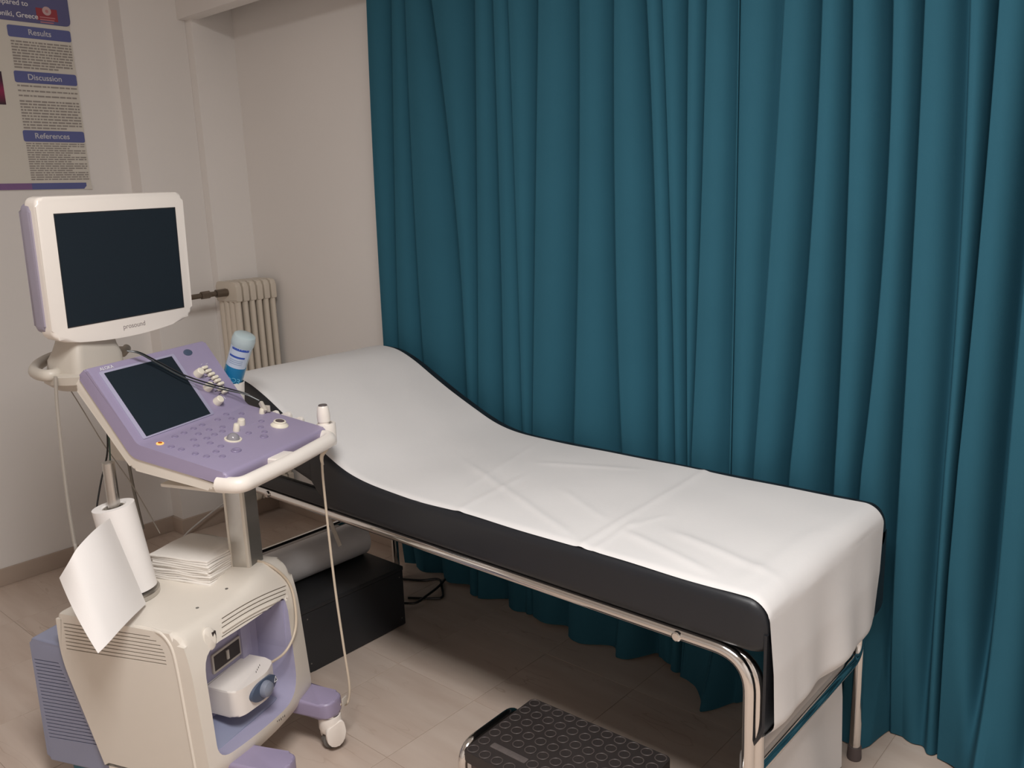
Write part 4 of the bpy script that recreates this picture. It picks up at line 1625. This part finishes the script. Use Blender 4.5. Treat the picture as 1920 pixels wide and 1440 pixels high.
# black leads strung from the monitor base over the panel to the clip
CL = [((238, 658), 1, 0.02), ((262, 661), 1, 0.03), ((300, 680), 1, 0.022), ((345, 703), 1, 0.022), ((392, 719), 1, 0.026), ((430, 729), 0, 0.05), ((462, 738), 0, 0.04), ((486, 751), 0, 0.028)]
grp = 'black leads over the console'
for k, (dx_, dy_, mt, lbl) in enumerate(((0, 0, BLACKC, 'black lead draped from the monitor base across the touch screen'), (-1.5, 4.5, mat('dark_grey_lead', rgb(70, 74, 74), 0.3), 'dark grey lead sagging below the black lead over the console'))):
    pts = []
    for i, ((x, y), isp, h) in enumerate(CL):
        f_ = math.sin(PI*i/(len(CL)-1))
        fn = pan if isp else key
        if i in (5,):
            pts.append((pan(x+dx_*f_, y+dy_*f_, h*0.5)+key(x+dx_*f_, y+dy_*f_, h))/2)
        else:
            pts.append(fn(x+dx_*f_, y+dy_*f_, h))
    b = nb(); tube(b, pts, 0.0019, 8, 8)
    obj('signal_lead', b, mt, None, lbl, 'cable', grp)
cl = key(493, 763, 0.016)
ce = empty('lead_clip', cl, 0, 'beige plastic clip gripping the black leads at the console edge', 'clip')
b = nb(); box(b, (0, 0, 0), (0.012, 0.009, 0.034), axis_frame(cl, key(486, 751, 0.028)-key(499, 776, 0.004)), 0.002)
obj('clip_jaw', b, GREYP, ce)
b = nb(); box(b, (0.006, 0.008, -0.006), (0.02, 0.006, 0.018), axis_frame(cl, EZ, UU), 0.002)
obj('clip_tab', b, GREYP, ce)

# paper roll on a steel stand
bc = px_z(238, 1116, ZB)
ps = empty('roll_stand', bc, 0, 'brushed steel paper roll stand on top of the scanner cart', 'stand')
b = nb(); lathe(b, [(0.0, 0.001), (0.078, 0.001), (0.078, 0.012), (0.074, 0.015), (0, 0.015)], Matrix.Translation(bc), 36)
obj('base_disc', b, STEEL, ps)
ptop = px_v(205, 868, bc.dot(VV)).z
b = nb(); lathe(b, [(0.0, 0.012), (0.0145, 0.012), (0.0145, ptop-bc.z), (0.012, ptop-bc.z+0.002), (0, ptop-bc.z+0.002)], Matrix.Translation(bc), 20)
obj('post', b, STEEL, ps)
# the roll leans on the post
r0 = bc + EZ*0.017 + UU*0.022 + VV*0.012
r1 = px_v(212, 948, bc.dot(VV))
rax = (r1-r0).normalized()
RLEN = (r1-r0).length
RM = axis_frame(r0, rax, -VV)
RR = 0.049
pr = empty('paper_roll', r0, 0, 'white paper roll leaning on the steel post, its loose end unrolled', 'paper roll')
b = nb()
lathe(b, [(0.026, 0), (RR, 0), (RR, RLEN), (0.030, RLEN), (0.026, RLEN-0.004), (0.026, 0)], RM, 40)
obj('wound_paper', b, PAPER, pr, angle=40)
b = nb(); lathe(b, [(0.0225, 0.0005), (0.0255, 0.0005), (0.0255, RLEN-0.003), (0.0225, RLEN-0.003), (0.0225, 0.0005)], RM, 32)
obj('core', b, mat('card_core', rgb(170, 162, 152), 0.8), pr)


def flap(i, j):
    """i across the unrolled length, j down the roll"""
    vloc = 1.25
    A = px_v(206, 972, (r1 - VV*RR).dot(VV))
    Bp = px_v(107, 1074, vloc)
    Cc = px_v(190, 1222, vloc)
    D = px_v(274, 1132, (r0 - VV*RR).dot(VV))
    top = A*(1-i) + Bp*i
    bot = D*(1-i) + Cc*i
    p = top*(1-j) + bot*j
    nn_ = (bot-top).cross(Bp-A).normalized()
    if nn_.dot(CAMP-p) < 0:
        nn_ = -nn_
    bow = math.sin(PI*min(1, i*1.0))
    p = p + (EZ*0.6+nn_*0.8)*0.034*bow*(1-0.5*j)
    # the free edge curls under
    c = max(0, (i-0.82)/0.18)
    p = p - nn_*0.028*c*c*(1-0.6*j)
    c2 = max(0, (i-0.7)/0.3)**2*(1-j)**2
    p = p + (A-Bp).normalized()*0.03*c2 - EZ*0.022*c2
    return p


b = grid(nb(), flap, 30, 24)
b.normal_update()
bmesh.ops.solidify(b, geom=b.faces[:], thickness=0.0006)
obj('loose_end', b, PAPER, pr, angle=60)

# stack of folded paper towels
ts = empty('paper_towel_stack', px_z(345, 1075, ZB), YAW, 'stack of folded white paper towels on the scanner cart', 'paper towels')
c0 = px_z(300, 1087, ZB+0.002); c1 = px_z(397, 1098, ZB+0.002); c2 = px_z(432, 1058, ZB+0.004)
tu0, tu1 = c0.dot(UU)-0.03, c1.dot(UU)
tv0, tv1 = (c0.dot(VV)+c1.dot(VV))/2, c2.dot(VV)+0.03
NL = 11
HT = 0.066
for k in range(NL):
    z0 = ZB+0.002+HT*k/NL
    th = HT/NL*0.92
    j1, j2, j3, j4 = [random.uniform(-0.004, 0.004) for _ in range(4)]
    b = nb()
    poly = roundpoly([(tu0+j1, tv0+j2), (tu1+j3, tv0+j4), (tu1+j2, tv1+j1), (tu0+j4, tv1+j3)], 0.006, 3)
    prism(b, poly, Matrix.Translation((0, 0, z0)) @ MUV, th, th*0.42, 2)
    bmesh.ops.subdivide_edges(b, edges=[e for e in b.edges if e.calc_length() > 0.05], cuts=6, use_grid_fill=True)
    for v in b.verts:
        u, vv = v.co.dot(UU), v.co.dot(VV)
        v.co.z += 0.0016*math.sin(u*60+k*0.6)*math.sin(vv*48+k*0.3) + (0.012*max(0, (vv-tv1+0.04)/0.04)*max(0, (u-tu1+0.05)/0.05) if k > 5 else 0)
    obj('folded_towel', b, TISSUE, ts)

# leads hanging behind the scanner
def hang(name, pts, v, rad_, material, label, group=None, floor=False):
    P3 = [px_v(x, y, v) for x, y in pts]
    if floor:        # runs on down to the floor behind the cart
        e = P3[-1]
        P3 += [Vector((e.x-0.05, e.y, 0.12)), Vector((e.x-0.07, e.y, 0.006)), Vector((e.x-0.22, e.y+0.06, 0.005))]
    b = nb(); tube(b, P3, rad_, 8, 8)
    return obj(name, b, material, None, label, 'cable', group)


hang('hanging_cable', [(104, 706), (107, 760), (114, 830), (122, 900), (130, 960), (139, 1015), (146, 1060)], 1.50, 0.0045, GREYC, 'grey cable hanging from the monitor hook in front of the wall', floor=True)
hang('thin_wire', [(122, 716), (150, 760), (190, 826), (215, 862), (245, 905), (275, 955), (300, 1000)], 1.62, 0.0014, GREYC, 'very thin grey wire sagging behind the control console')
hang('hook_cable', [(118, 712), (130, 721), (150, 724), (172, 722), (190, 715)], 1.56, 0.003, GREYC, 'short grey cable looped below the monitor base')
hang('hanging_cable', [(201, 800), (201, 850), (190, 900), (183, 940), (180, 965)], 1.60, 0.0024, BLACKC, 'thin black lead hanging down behind the paper roll')
hang('hanging_cable', [(203, 800), (206, 850), (207, 900), (210, 952)], 1.585, 0.0022, mat('green_cable', rgb(70, 92, 84), 0.5), 'dark green lead running into the paper roll core')
hang('hanging_cable', [(238, 850), (248, 905), (258, 950), (268, 992)], 1.66, 0.0045, mat('grey_rod', rgb(128, 122, 114), 0.5), 'grey cable dropping behind the folded paper towels')
b = nb()
rp = px_v(181, 968, 1.60)
box(b, (0, 0, 0), (0.01, 0.012, 0.016), frame(rp, UU, VV), 0.003)
obj('lead_connector', b, REDP, None, 'small red connector at the end of the thin black lead', 'connector')

b = nb(); tube(b, [px_x(x, y, -3.49) for x, y in ((340, 1012), (354, 996), (385, 970), (418, 945), (455, 922))], 0.004, 8, 6)
obj('wall_cable', b, mat('white_cable', rgb(206, 200, 196), 0.5), None, 'thin white cable rising along the baseboard below the radiator', 'cable')
